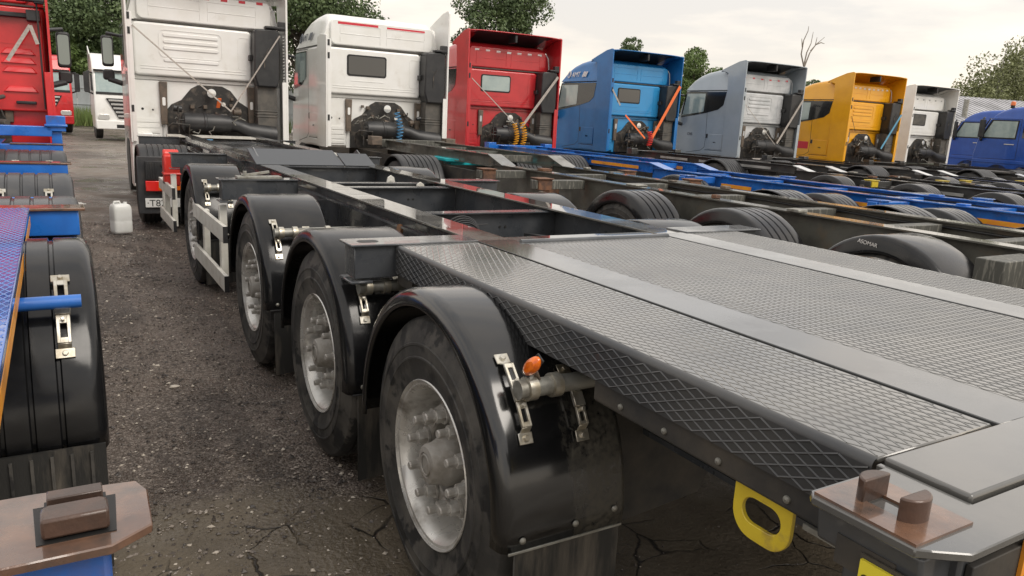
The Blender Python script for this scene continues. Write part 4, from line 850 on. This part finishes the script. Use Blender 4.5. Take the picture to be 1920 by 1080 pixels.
# blue long-cab trucks at the end of the row
def side_truck(label, X, Yf, roofz, beacon=False, emblem=False):
    P = thing('blue_truck', label, 'truck', (X, Yf, 0), R(-1), 'trucks parked in the long row'); W = 2.5
    body = [(0, .45), (.04, 1.2), (-.06, 1.9), (-.40, 2.62), (-.55, 2.68), (-3.2, 2.68), (-3.2, .95), (-1.7, .95), (-1.55, .85), (-1.3, .45)]
    MB().prism(body, 'x', 0, W).build('cab_body', 'navy_paint', P, bevel=.05, seg=3)
    ys_ = [-.50, -.62, -.8, -1.1, -1.5, -2.1, -3.2]; zt_ = [2.72, 2.86, 2.98, roofz-.05, roofz, roofz+.02, roofz+.02]; rings = []
    for yy, zz in zip(ys_, zt_):
        h = zz-2.66; r_ = min(.2, h*.7); ring = [(.01, yy, 2.66)]
        for a in np.linspace(0, math.pi/2, 5): ring.append((.03+.10*h+r_-r_*math.cos(a), yy, zz-r_+r_*math.sin(a)))
        ring += [(W-p_[0], p_[1], p_[2]) for p_ in ring[::-1]]; rings.append(ring)
    MB().sweep(rings).build('roof', 'navy_paint', P, smooth=50)
    MB().prism([(-.48, 2.60), (-1.45, 2.60), (-1.42, 1.92), (-.22, 1.92), (-.20, 2.05)], 'x', -.006, .01).build('window_frame', 'ink', P)
    MB().prism([(-.54, 2.56), (-1.40, 2.56), (-1.38, 1.97), (-.30, 1.97), (-.28, 2.06)], 'x', -.010, -.0062).build('side_window', 'glass_pale', P)
    MB().prism([(-1.62, 2.56), (-1.85, 2.56), (-1.85, 1.97), (-1.62, 1.97)], 'x', -.006, .01).build('side_window', 'glass_dark', P)
    seams(MB(), [(-.35, 2.64), (-1.52, 2.64), (-1.52, 1.2), (-.2, 1.18)], -.001).build('door_gap', 'ink', P)
    MB().box(-.02, 0, -1.40, -1.05, 1.72, 1.75).build('door_handle', 'guard_alu', P, bevel=.005)
    MB().prism([(-.02, 1.16), (-1.5, 1.16), (-3.2, 1.10), (-3.2, 1.02), (-.02, 1.04)], 'x', -.03, -.001).build('step_ridge', 'navy_paint', P, bevel=.012)
    MB().prism(rrect(-.26, -.08, 1.95, 2.60, .04), 'y', -.32, -.18).tube([(0, -.2, 2.66), (-.15, -.25, 2.66), (-.17, -.25, 2.6)], .03, 8).tube([(0, -.2, 1.85), (-.17, -.25, 1.92)], .05, 8).build('mirror', 'black_plastic', P, bevel=.03)
    MB().prism([(-.02, 2.0), (-.36, 2.62), (-.34, 2.65), (.0, 2.02)], 'x', .1, W-.1).build('windscreen', 'glass_dark', P)
    MB().lathe([(0, .001), (0, .49), (.02, .50), (.28, .50), (.30, .48), (.30, .01)], 28, (.0, -.95, .50)).build('front_tyre', 'rubber_far', P)
    for a in (.85, 1.65): MB().box(a-.04, a+.04, -7.5, -1.3, .7, .95).build('frame_rail', 'underframe', P)
    for y in (-5, -6.4):
        for s_, xo in ((1, .03), (-1, W-.03)): wheel('far', P, (xo, y, .5), s_, nuts=False, simple=True)
    if emblem:
        rg = np.random.default_rng(2); pts = [(-.012, y, z_) for y, z_ in ((-2.75, 2.02), (-2.35, 1.98), (-2.05, 1.85), (-1.98, 1.70), (-2.2, 1.62), (-2.42, 1.66), (-2.4, 1.5), (-2.15, 1.38), (-2.08, 1.22))]
        q = MB().tube(pts, .022, 6).tube([(-.012, -2.6, 1.45), (-.012, -2.35, 1.25), (-.012, -2.22, 1.05), (-.012, -2.25, .98)], .03, 6).tube([(-.012, -2.5, 1.85), (-.012, -2.3, 1.78), (-.012, -2.55, 1.72)], .014, 6)
        q.build('emblem', 'logo_pale', P, smooth=70)
    if beacon:
        b0 = (-0.05+.25, -.95, roofz-.08)
        q = MB().lathe([(0, .001), (0, .085), (.10, .085), (.14, .06), (.155, .001)], 18, (b0[0]+.1, b0[1], b0[2]+.10), 'z').build('beacon', 'amber', P)
        MB().lathe([(0, .07), (.10, .07), (.10, .001)], 14, (b0[0]+.1, b0[1], b0[2]), 'z').build('beacon_base', 'ink', q)
    return P
side_truck('dark blue truck with an amber beacon on its roof and a pale line emblem', 28.9, 13.95, 3.12, True, True)
side_truck('dark blue truck half hidden between the white truck and the one with a beacon', 33.0, 17.3, 3.12)

# trucks far down the lane that face the camera
def front_truck(label, paint, X, Y, rz, chassis=False):
    P = thing(('red' if 'red' in paint else 'white')+'_truck', label, 'truck', (X, Y, 0), rz, 'trucks facing the lane'); W = 2.5
    body = [(0, .45), (-.04, 1.1), (0, 1.75), (.22, 2.7), (.5, 3.2), (1.0, 3.42), (2.2, 3.42), (2.2, .9), (1.6, .9), (1.5, .45)]
    MB().prism(body, 'x', 0, W).build('cab_body', paint, P, bevel=.06, seg=3)
    MB().prism([(-.004, 1.85), (.20, 2.66), (.22, 2.66), (.03, 1.85)], 'x', .10, W-.10).build('windscreen', 'glass_pale', P)
    MB().prism([(-.012, 1.80), (.0, 1.90), (.02, 1.90), (.02, 1.80)], 'x', .08, W-.08).build('windscreen_edge', 'ink', P)
    MB().box(.05, W-.05, .10, .30, 2.70, 2.78).build('sun_visor', 'ink', P)
    g_ = MB().prism([(.42, 1.66), (W-.42, 1.66), (W-.85, .86), (.85, .86)], 'y', -.075, -.02).build('grille', 'ink', P)
    for k in range(5):
        zz = 1.54-.155*k; ins = .45+(1.66-zz)*.5
        MB().box(ins, W-ins, -.105, -.076, zz, zz+.075).build('grille_bar', 'chrome_grille', g_, bevel=.01)
    MB().box(.02, W-.02, -.12, .3, .42, .78).build('bumper', paint, P, bevel=.04, seg=3)
    MB().box(.75, W-.75, -.126, -.118, .48, .62).build('bumper_grille', 'ink', P)
    for a in (.10, W-.52): MB().prism(rrect(a, a+.42, .80, 1.02, .07), 'y', -.10, -.03).build('headlight', 'lamp_glass', P, bevel=.02)
    for s_, a in ((-1, 0), (1, W)):
        MB().prism(rrect(a+s_*.22-.10, a+s_*.22+.10, 1.85, 2.65, .06), 'y', .05, .18).tube([(a, .2, 2.62), (a+s_*.2, .12, 2.68)], .035, 8).tube([(a, .2, 1.8), (a+s_*.2, .12, 1.88)], .035, 8).build('mirror', 'black_plastic', P, bevel=.02)
        MB().prism([(.38, 2.60), (1.25, 2.60), (1.25, 1.95), (.15, 1.90)], 'x', a+s_*.006, a-s_*.01).build('side_window', 'glass_dark', P)
        wheel('far', P, (a-s_*.02 if s_ < 0 else a-.02, .95, .5), -s_ if s_ > 0 else 1, nuts=False, simple=True)
        MB().prism([(1.25, 3.40), (2.1, 3.75), (2.15, 1.0), (1.9, 1.0)], 'x', a-s_*.0, a-s_*.04).build('side_fairing', paint, P, bevel=.01)
    for a in (.85, 1.65): MB().box(a-.04, a+.04, 2.2, 8.6, .75, 1.0).build('frame_rail', 'underframe', P)
    if chassis:
        for y in (4.2, 5.5, 6.8, 8.1):
            for s_, xo in ((1, .03), (-1, W-.03)): wheel('far', P, (xo, y, .5), s_, nuts=False, simple=True); fender(P, xo, xo+s_*.6, y, .52, .58, ribs=4, n_=12, lip=.03)
    return P
front_truck('far red truck with a chrome grille facing the lane, wheels of its chassis behind', 'bright_red_paint', -2.95, 37.5, R(5), True)
front_truck('far white truck with a black barred grille partly hidden by the first white truck', 'white_paint', .22, 33.2, R(2))

# ------------------------------------------------------------------ the other trailers
def lock_pad(P, x, y, z, m): MB().box(x-.09, x+.09, y-.08, y+.08, z-.12, z).box(x-.10, x+.10, y-.10, y+.10, z, z+.012).build('lock_plate', m, P, bevel=.006)
def chassis_trailer(name, label, Xc, yaw, body, axles, y0, y1, goose=7.0, zt=1.10, zg=1.20, tape=None, fend=('fender_black',), ribs=4, streak=False, outs=(), spread=.52, W=2.5, pad='rust', Yo=0, brace=True, legs=True, fenders=True, gooseW=None, single=True, group='container trailers behind the row of trucks', xmem=None):
    P = thing(name, label, 'trailer', (Xc, Yo, gs(Xc)), R(yaw), group); hw = W/2; xm = 'streaked' if streak else body
    for x in (-spread, spread):
        a = MB(); b_ = MB(); ibeam(a, b_, x, y0, goose, zt, .36, .16); a.build('rail_flange', body, P); b_.build('rail_web', body, P)
        a = MB(); b_ = MB(); ibeam(a, b_, x, goose-.02, y1, zg, .17, .14); a.build('rail_flange', body, P); b_.build('rail_web', body, P)
        MB().prism([(goose-.42, zt+.001), (goose, zg+.008), (goose, zg-.01), (goose-.38, zt+.001)], 'x', x-.11, x+.11).prism([(goose-.36, zt+.001), (goose, zg-.011), (goose, zt+.001)], 'x', x-.006, x+.006).build('gooseneck_strut', body if body != 'trailer_dark' else 'pale_grey_paint', P)
        if tape:
            for (ya, yb_) in tape:
                sg = -1
                zz = zt-.16 if yb_ < goose else zg-.13
                MB().box(x+sg*.086-.001, x+sg*.086+.001, ya, yb_, zz, zz+.055).build('reflector_tape', M['orange_tape'] if body == 'trailer_blue' else M['silver_tape'], P)
    ms = xmem or [v for v in np.arange(y0+.4, goose, 1.15)]
    for k, y in enumerate(ms):
        MB().box(-spread+.085, spread-.085, y-.06, y+.06, zt-.16, zt-.03).build('crossmember', xm, P, bevel=.004, seg=1)
    if brace and len(ms) > 2: MB().beam((-spread+.1, y0+.9, zt-.04), (spread-.1, y0+2.0, zt-.04), .07, .05).build('brace', 'pale_grey_paint' if body != 'trailer_blue' else body, P)
    for y in np.arange(goose+.5, y1, 1.1): MB().box(-spread+.07, spread-.07, y-.04, y+.04, zg-.12, zg-.03).build('crossmember', xm, P)
    for y in outs:
        z_ = zt-.004 if y < goose else zg
        for s_ in (-1, 1):
            MB().box(min(s_*hw, s_*(spread+.08)), max(s_*hw, s_*(spread+.08)), y-.06, y+.06, z_-.12, z_-.02).build('outrigger', xm, P, bevel=.006); lock_pad(P, s_*(hw-.12), y, z_-.008, pad)
    for y in axles:
        MB().tube([(-hw+.3, y, .52), (hw-.3, y, .52)], .08, 10).build('axle', 'underframe', P)
        for s_ in (1, -1):
            wheel('big_in', P, (-s_*(hw-.02), y, .52 if Xc < 6 else .46), s_, nuts=False, simple=True, seg=40)
            smooth_ = Xc < 6 and y < 1
            if fenders: fender(P, -s_*(hw), -s_*(hw-.44), y, .53 if Xc < 6 else .47, .59 if Xc < 6 else .565, m=fend[0], ribs=0 if smooth_ else ribs, n_=26, depth=.010, lip=.11, a0=-4, a1=184)
    MB().box(-spread-.15, spread+.15, y1-.12, y1+.02, zg-.13, zg+.01).build('front_bolster', xm, P, bevel=.008)
    for s_ in (-1, 1): MB().box(s_*(spread+.25)-.10, s_*(spread+.25)+.10, y1-.16, y1+.06, zg-.10, zg+.06).build('corner_lock', 'brown_bracket' if streak else body, P, bevel=.01)
    rg = np.random.default_rng(int(Xc*7))
    for s_ in (-1, 1):
        pts = [(s_*(spread-.03)+rg.uniform(-.01, .01), y, zt-.06+rg.uniform(-.02, .012)) for y in np.arange(y0+.3, goose-.3, .45)]
        MB().tube(pts, .012, 6).build('air_line', 'black_plastic', P, smooth=70)
    for k in range(9):
        y = rg.uniform(y0+.6, goose-.3); a = rg.choice((-1, 1))*spread+rg.uniform(-.06, .06); w2_, h2_ = rg.uniform(.03, .09), rg.uniform(.03, .07)
        MB().box(a-w2_, a+w2_, y-w2_, y+w2_, zt+.001, zt+h2_*.5).build('fitting', ('brown_bracket', 'galvanised', 'rust')[k % 3] if body != 'trailer_blue' else body, P, bevel=.006)
    for y in (y0+1.0, (y0+goose)/2, goose-.8):
        MB().box(-spread-.098, -spread-.0865, y-.05, y+.05, zt-.11, zt-.06).build('side_lamp', 'amber', P, bevel=.006)
    if legs:
        for s_ in (-1, 1):
            x = s_*.72; MB().box(x-.07, x+.07, goose-1.9, goose-1.74, .45, .98).box(x-.13, x+.13, goose-1.95, goose-1.69, .36, .40).build('landing_leg', 'rust' if streak else body, P, bevel=.008)
            MB().box(x-.02+s_*.15, x+.04+s_*.15, goose-1.88, goose-1.8, .78, .9).build('leg_gearbox', 'brown_bracket', P)
    return P
TR2 = chassis_trailer('container_trailer', 'weathered grey green trailer with ribbed black fenders next to the diamond tread deck', 4.74, 0, 'trailer_weathered', (3.42, 2.05, .68), -2.6, 11.3, goose=7.15, zt=1.10, zg=1.22, streak=True, outs=(4.9, 6.2, -.9), spread=.50, xmem=(-1.6, -.2, .55, 1.3, 2.3, 3.4, 4.6, 5.8))
TR3 = chassis_trailer('container_trailer', 'blue trailer with orange tape along its rails behind the red truck', 8.35, 0, 'trailer_blue', (6.6, 4.0, 2.5), -2.5, 13.4, goose=7.9, zt=1.05, zg=1.13, tape=((-.6, 1.4), (1.6, 3.0), (3.6, 5.4), (5.6, 6.2), (8.2, 9.6), (9.8, 11.4)), outs=(6.4, 3.2, .4), pad='trailer_blue', brace=False, legs=False)
TR4 = chassis_trailer('container_trailer', 'dark trailer with silver tape hitched to the blue truck', 12.9, 0, 'trailer_dark', (7.3, 5.6, 4.2), -1.5, 13.8, goose=8.6, zt=1.03, zg=1.12, tape=((1.2, 2.4), (5.0, 6.6), (9.2, 10.2), (10.6, 11.4), (11.8, 12.8)), outs=(6.4, 3.2, .4), pad='yellow_paint')
TR5 = chassis_trailer('container_trailer', 'dark trailer behind the silver truck', 17.0, -1, 'trailer_dark', (7.6, 6.2, 4.8), -.5, 13.0, goose=8.6, zt=1.01, zg=1.10, tape=((2.2, 3.4), (6.0, 7.2), (9.5, 10.6), (11.0, 12)), outs=(7.0, 4.2), pad='yellow_paint')
TR6 = chassis_trailer('container_trailer', 'dark trailer behind the yellow truck', 21.2, -2, 'trailer_dark', (7.6, 6.2, 4.8), 1.5, 12.8, goose=8.4, zt=1.0, zg=1.09, tape=((3.2, 4.4), (6.5, 7.7), (9.5, 10.6)), outs=(7.0, 4.2), pad='trailer_dark')
TR7 = chassis_trailer('container_trailer', 'dark trailer behind the white truck at the end of the row', 25.7, -2, 'trailer_dark', (7.6, 6.2, 4.8), 1.5, 13.2, goose=8.4, zt=.98, zg=1.07, tape=((3.2, 4.4), (6.5, 7.7), (9.5, 10.6)), outs=(7.0, 4.2), pad='trailer_dark')
MB().tube([(-1.255, .95+.0, 1.06), (-1.25, .90, 1.06)], .001, 3)
# plain smooth fender with lettering on the weathered trailer
fd = [o_ for o_ in TR2.children if o_.name.startswith('fender') and 'arm' not in o_.name]
text('lettering', 'ASOMAR', .036, 'white_tape', face_mt((-1.2525, .84, 1.055), (0, -1, -.10), (0, -.10, 1)), TR2)
MB().box(-1.12, -.62, -.02, .15, .90, 1.075).build('outrigger', 'streaked', TR2, bevel=.006)

# the blue trailer on the left
BL = thing('container_trailer', 'blue trailer with a shiny blue deck and ribbed fenders across the gravel lane', 'trailer', (-2.145, 0, 0), R(.45), None)
hw = 1.22
o = MB().box(-hw, 1.008, -1.05, 2.22, 1.13, 1.158).build('deck_plate', 'blue_wet', BL, bevel=.004)
tb = MB(); tread(tb, -.6, 1.002, -1.04, 2.21, 1.1585, py=.06, px=.024, w_=.005, h=.0008); tb.build('tread_pattern', 'trailer_blue', o, smooth=0)['kind'] = 'stuff'
MB().box(.988, 1.006, -1.05, 2.22, 1.075, 1.129).build('deck_side', 'trailer_blue', BL)
MB().box(1.0065, 1.0085, -1.05, 2.15, 1.082, 1.124).build('reflector_tape', 'orange_tape', BL)
for x in (-.52, .52):
    a = MB(); b_ = MB(); ibeam(a, b_, x, -1.0, 9.6, 1.125, .36, .16); a.build('rail_flange', 'trailer_blue', BL); b_.build('rail_web', 'trailer_blue', BL)
for y in (1.25, 2.75, 4.25, 6.9):
    for s_ in (1, -1):
        wheel('big_in', BL, (s_*(hw-.0), y, .52), -s_, nuts=False, simple=True, seg=40)
        fender(BL, s_*(hw+.015), s_*(hw-.50), y, .53, .62, m='fender_grey' if y > 2 else 'fender_black', ribs=4, n_=26, depth=.012, lip=.05, a0=-4, a1=184)
    MB().tube([(-1, y, .52), (1, y, .52)], .07, 10).build('axle', 'underframe', BL)
    if y != 2.75:
        q = MB().tube([(hw-.04, y-.50, 1.012), (.55, y-.50, 1.012)], .024, 14); q.build('fender_arm', 'trailer_blue', BL, smooth=40)
        for x in ((hw-.10,) if y < 2 else (hw-.14, hw-.42)): strap_bracket(BL, x, y, .53, .62, math.degrees(math.atan2(.475, -.50)), half=.17, w_=.045)
MB().box(hw-.55, hw+.0, .610, .622, .03, .52).build('mud_flap', 'flap', BL)
q = MB()
for k in range(9): q.box(hw-.53+.06*k, hw-.52+.06*k, .600, .6095, .05, .50)
q.build('flap_rib', 'rubber', BL)
# rear bolster and lock plate
q = MB(); th = .014
q.prism([(.60, -1.235), (1.165, -1.235), (1.216, -1.20), (1.220, -1.095), (1.208, -1.06), (1.08, -1.045), (.60, -1.045)], 'z', 1.145, 1.159)
q.build('lock_plate', 'rust_wet', BL, bevel=.002, seg=1)
MB().prism([(1.082, -1.20), (1.173, -1.20), (1.178, -1.095), (1.166, -1.095), (1.166, -1.082), (1.090, -1.082), (1.090, -1.095), (1.077, -1.095)], 'z', 1.1592, 1.1605).build('lock_opening', 'ink', BL)
MB().prism([(1.094, -1.115), (1.162, -1.115), (1.162, -1.088), (1.094, -1.088)], 'z', 1.160, 1.180).build('lock_guide', 'rust_lock', BL, bevel=.002)
MB().prism([(1.088, -1.195), (1.166, -1.195), (1.166, -1.158), (1.158, -1.150), (1.096, -1.150), (1.088, -1.158)], 'z', 1.162, 1.190).build('lock_head', 'rust_lock', BL, bevel=.004)
MB().box(-1.2, 1.165, -1.20, -1.06, .93, 1.143).build('rear_bolster', 'trailer_blue', BL, bevel=.01)
# bolsters
for y, d_, h_ in ((2.32, .12, .13), (5.35, .14, .12), (8.2, .14, .13)):
    for s_ in (1, -1):
        o = MB().box(min(s_*.55, s_*(hw+.0)), max(s_*.55, s_*(hw+.0)), y-d_/2, y+d_/2, 1.135-h_, 1.135).build('outrigger', 'trailer_blue', BL, bevel=.006)
        MB().box(min(s_*.70, s_*(hw+.03)), max(s_*.70, s_*(hw+.03)), y-.08, y+.08, 1.1355, 1.15).build('lock_plate', 'rust_wet', o, bevel=.003)
MB().box(-hw, hw-.1, 9.45, 9.62, 1.17, 1.30).build('front_bolster', 'trailer_blue', BL, bevel=.008)
for s_ in (1, -1): MB().box(s_*(hw-.05)-.11, s_*(hw-.05)+.11, 9.45, 9.65, 1.24, 1.44).box(s_*(hw-.05)-.13, s_*(hw-.05)+.13, 9.42, 9.68, 1.30, 1.33).box(s_*(hw-.05)-.06, s_*(hw-.05)+.06, 9.5, 9.6, 1.0, 1.238).build('corner_lock', 'trailer_blue', BL, bevel=.008)

# ------------------------------------------------------------------ small things on the ground
c = thing('jerrycan', 'translucent white plastic jerrycan standing on the gravel', 'jerrycan', (-.40, 8.75, 0), R(18)); c.scale = (.84, .84, 1.0)
q = MB(); pr = rrect(-.135, .135, -.115, .115, .04); rings = []
for z_, s_ in ((0, .93), (.012, .99), (.03, 1), (.14, 1), (.15, .985), (.165, .985), (.175, 1), (.29, 1), (.33, .97), (.36, .86), (.37, .70)): rings.append([(a*s_, b2*s_, z_) for a, b2 in pr]+[(pr[0][0]*s_, pr[0][1]*s_, z_)])
q.sweep(rings); q.f.append(tuple(range(len(pr)))); q.f.append(tuple(range((len(rings)-1)*(len(pr)+1), len(rings)*(len(pr)+1)-1))); q.build('can_body', 'can_plastic', c, smooth=50)
MB().tube([(-.10, 0, .365), (-.09, 0, .398), (-.01, 0, .400), (0.0, 0, .37)], .014, 8).build('handle', 'can_plastic', c); MB().lathe([(.36, .026), (.392, .026), (.392, .001)], 16, (.075, 0, 0), 'z').build('cap', 'can_plastic', c)
def pebble(label, x, y, s_, m='stone_pale', seed=1, fl=.45):
    rg = np.random.default_rng(seed); vs = []; n1, n2 = 6, 9; fs = []
    for i in range(n1):
        for j in range(n2):
            t_ = math.pi*(i+.3)/(n1-.4); p_ = 2*math.pi*j/n2; r = s_*rg.uniform(.8, 1.15); vs.append((x+r*math.sin(t_)*math.cos(p_), y+r*.7*math.sin(t_)*math.sin(p_), gh(x, y)-.018+s_*fl*.6+r*fl*math.cos(t_)))
    for i in range(n1-1):
        for j in range(n2): fs.append((i*n2+j, i*n2+(j+1) % n2, (i+1)*n2+(j+1) % n2, (i+1)*n2+j))
    fs.append(tuple(range(n2))); fs.append(tuple(range((n1-1)*n2, n1*n2)))
    return tagm(MB().add(vs, fs).build('stone', m, smooth=50), label, 'stone', 'loose stones on the lane')
pebble('flat pale stone lying in the middle of the gravel lane', -.50, 2.55, .032, seed=3, fl=.3)
pebble('small cream stone on the gravel beyond the flat pale one', -.545, 3.05, .016, seed=4)
pebble('broken tan lump of dried concrete under the yellow eye', .48, -.92, .07, 'stone_tan', 6, .7)
b_ = MB().lathe([(0, .001), (0, .03), (.15, .032), (.19, .012), (.22, .012), (.22, .001)], 14, (-.95, 11.6, .02)).build('plastic_bottle', 'bottle'); tagm(b_, 'crushed pale plastic bottle lying far down the gravel lane', 'bottle')

# ------------------------------------------------------------------ fence, warehouse, grass
F = thing('metal_fence', 'pale grey sheet metal fence beyond the far trucks', 'fence', (-30, 54, 0), 0)
pm_ = None
for k in range(56):
    if pm_ is None:
        q = MB(); q.box(0, 1.98, 0, .03, .1, 2.95)
        for j in range(9): q.box(.10+.21*j, .19+.21*j, -.02, -.001, .1, 2.95)
        o = q.build('panel', 'fence_metal', F); pm_ = o.data
    else: o = bpy.data.objects.new('panel', pm_); col.objects.link(o); o.parent = F
    o.location = (2*k, 0, rng.uniform(-.03, .03)); o.rotation_euler = (0, 0, rng.uniform(-.01, .01))
for z_ in (1.15, 2.15): MB().box(0, 112, -.06, -.021, z_, z_+.05).build('rail', 'fence_metal', F)
WH = thing('warehouse', 'warehouse with a ribbed grey metal roof behind the blue trucks', 'building', (52, 30, -.75), R(-12))
MB().box(0, 40, 0, 14, -1, 3.4).build('wall', 'wall_dark', WH)
MB().prism([(-.8, 3.5), (7, 6.2), (14.8, 3.5), (14.8, 3.4), (7, 6.08), (-.8, 3.4)], 'x', -.6, 40.6).build('roof', 'roof_metal', WH)
q = MB()
for k in range(70): q.beam((-.5+.59*k, -.8, 3.53), (-.5+.59*k, 7, 6.23), .05, .05)
q.build('roof_rib', 'roof_metal', WH)['kind'] = 'stuff'
MB().tube([(5, 1.5, 3.8), (5, 1.5, 5.6)], .18, 12).build('flue', 'galvanised', WH)
def grass(n_, xr, yr, h, seed):
    rg = np.random.default_rng(seed); q = MB()
    for i in range(n_):
        x, y = rg.uniform(*xr), rg.uniform(*yr); a = rg.uniform(0, 6.28); hh = h*rg.uniform(.4, 1.2); w_ = .03; dx, dy = math.cos(a)*w_, math.sin(a)*w_; lx, ly = rg.normal(0, .18, 2)
        q.add([(x-dx, y-dy, 0), (x+dx, y+dy, 0), (x+lx, y+ly, hh)], [(0, 1, 2)])
    o_ = q.build('grass', 'grass', smooth=0); o_['kind'] = 'stuff'; return tagm(o_, 'tall green grass and weeds along the foot of the fence', 'grass')
grass(16000, (-14, 12), (48, 53.8), 1.0, 3)

# ------------------------------------------------------------------ trees
def tree(name, label, X, Y, H, crown_z, rx, ry, leaf='leaf_dark', n_leaf=26000, ls=.115, bark='bark', seed=1, trunk=.28, lobes=26, droop=0, shape='round', sparse=1.0):
    rg = np.random.default_rng(seed); P = thing(name, label, 'tree', (X, Y, 0), 0, 'trees behind the yard')
    q = MB(); q.tube([(0, 0, -.1), (.1, 0, H*.3), (-.05, .1, H*.6), (0, 0, H*.93)], trunk, 9, r1=trunk*.15).build('trunk', bark, P)
    cz = (H+crown_z)/2; rz_ = (H-crown_z)/2; cs = []; br = MB()
    for i in range(lobes):
        while True:
            v = rg.uniform(-1, 1, 3)
            if .15 < np.linalg.norm(v) < 1: break
        if shape == 'cone': v[0] *= (1-v[2])*.55+.08; v[1] *= (1-v[2])*.55+.08
        c_ = np.array([v[0]*rx, v[1]*ry, cz+v[2]*rz_]); cs.append(c_)
        zb = max(crown_z*.6, c_[2]-rg.uniform(.8, 2.2)); br.tube([(0, 0, zb), tuple(c_*np.array([.5, .5, 1])-np.array([0, 0, .3])), tuple(c_)], .07, 5, r1=.015)
    br.build('limb', bark, P)['kind'] = 'stuff'
    k = int(n_leaf*1.7); idx = rg.integers(0, lobes, k); R0 = np.array([rx, ry, rz_]).mean()*.42
    C = np.array(cs)[idx]; d = rg.normal(size=(k, 3)); d /= np.linalg.norm(d, axis=1)[:, None]; rad = R0*rg.uniform(.45, 1.08, k)[:, None]**.6*rg.uniform(.7, 1.1, lobes)[idx][:, None]
    p = C+d*rad*np.array([1, 1, .75]);
    if droop: p[:, 2] -= droop*rg.random(k)**2
    p[:, 2] = np.maximum(p[:, 2], crown_z*.8)
    n1 = rg.normal(size=(k, 3))+d*.7; n1 /= np.linalg.norm(n1, axis=1)[:, None]; t1 = np.cross(n1, rg.normal(size=(k, 3))); t1 /= np.linalg.norm(t1, axis=1)[:, None]; t2 = np.cross(n1, t1)
    s_ = (ls*rg.uniform(.5, 1.2, k))[:, None]
    V = np.stack([p-t1*s_, p+t2*s_*.6, p+t1*s_, p-t2*s_*.6], 1).reshape(-1, 3)
    me = bpy.data.meshes.new('crown'); me.vertices.add(len(V)); me.vertices.foreach_set('co', V.astype(np.float32).ravel()); me.loops.add(4*k); me.loops.foreach_set('vertex_index', np.arange(4*k, dtype=np.int32))
    me.polygons.add(k); me.polygons.foreach_set('loop_start', np.arange(0, 4*k, 4, dtype=np.int32)); me.update(calc_edges=True); me.materials.append(M[leaf])
    o_ = bpy.data.objects.new('crown', me); col.objects.link(o_); o_.parent = P
    return P
tree('broadleaf_tree', 'tall dark tree filling the sky left of the first white truck', -1.5, 60, 15, 2.0, 6.5, 4, n_leaf=32000, seed=1, lobes=46)
tree('broadleaf_tree', 'dark tree standing just behind the far white truck', 3.5, 57, 13, 1.5, 5.5, 4, n_leaf=42000, seed=2, lobes=44)
tree('broadleaf_tree', 'dark tree behind the bright red truck cab', -10, 60, 15, 2, 6.5, 4, seed=3, lobes=40, n_leaf=30000)
tree('broadleaf_tree', 'lighter green bushy tree above the metal fence', -.2, 55.5, 5.8, 1.2, 2.8, 1.4, leaf='leaf_mid', n_leaf=14000, ls=.13, seed=4, lobes=22, trunk=.12)
tree('broadleaf_tree', 'dark tree seen between the first two white trucks', 12.4, 47, 12.0, 3.0, 4.4, 4, n_leaf=24000, seed=5, lobes=40)
tree('broadleaf_tree', 'dark round tree above the red truck roof', 25.9, 46, 12.6, 2.5, 2.5, 2.6, n_leaf=20000, seed=6, lobes=38)
tree('conifer_tree', 'tip of a small dark tree behind the blue truck', 37.5, 46, 8.3, 3.5, 1.6, 1.4, n_leaf=5000, seed=7, shape='cone', lobes=16, trunk=.12)
tree('broadleaf_tree', 'pale green tree between the blue and silver trucks', 43.6, 45, 8.0, 2.0, 2.6, 2.2, leaf='leaf_mid', n_leaf=12000, seed=8, lobes=22, trunk=.16)
tree('broadleaf_tree', 'low dark tree top between the silver and yellow trucks', 57.5, 45, 6.3, 2.0, 2.4, 1.8, n_leaf=6000, seed=9, lobes=14, trunk=.1)
tree('birch_tree', 'tall thin birch with pale trunk above the dark blue trucks', 89, 45, 12.9, 3.5, 4.6, 3, leaf='leaf_birch', bark='bark_birch', n_leaf=6500, ls=.17, seed=10, droop=1.6, lobes=34, trunk=.2)
tree('birch_tree', 'second birch with pale trunk close to the picture edge', 96, 47, 12.0, 3.5, 4.6, 3, leaf='leaf_birch', bark='bark_birch', n_leaf=6000, ls=.17, seed=11, droop=1.6, lobes=30, trunk=.2)
# bare dead tree
D = thing('dead_tree', 'bare dead tree with forked twigs above the silver truck', 'tree', (56.6, 45, 0), 0)
q = MB().tube([(0, 0, 0), (.1, 0, 4), (0, 0, 7.6)], .16, 8, r1=.08); q.build('trunk', 'bark_dead', D)
q = MB()
for pts in ([(0,0,7.5),(-.6,0,8.6),(-.5,0,9.8),(-.1,0,10.6),(-.1,0,11.0)], [(0,0,7.5),(.5,0,8.8),(1.2,0,9.6),(2.2,0,10.3)], [(-.05,0,7.7),(.1,0,8.8),(.5,0,9.6),(.6,0,10.6)], [(.6,0,9.0),(1.1,0,9.5),(1.2,0,10.2)], [(1.2,0,9.6),(1.8,0,9.8),(2.3,0,9.75)], [(-.55,0,9.2),(-.8,0,9.9)]): q.tube(pts, .07, 5, r1=.02)
q.build('limb', 'bark_dead', D)
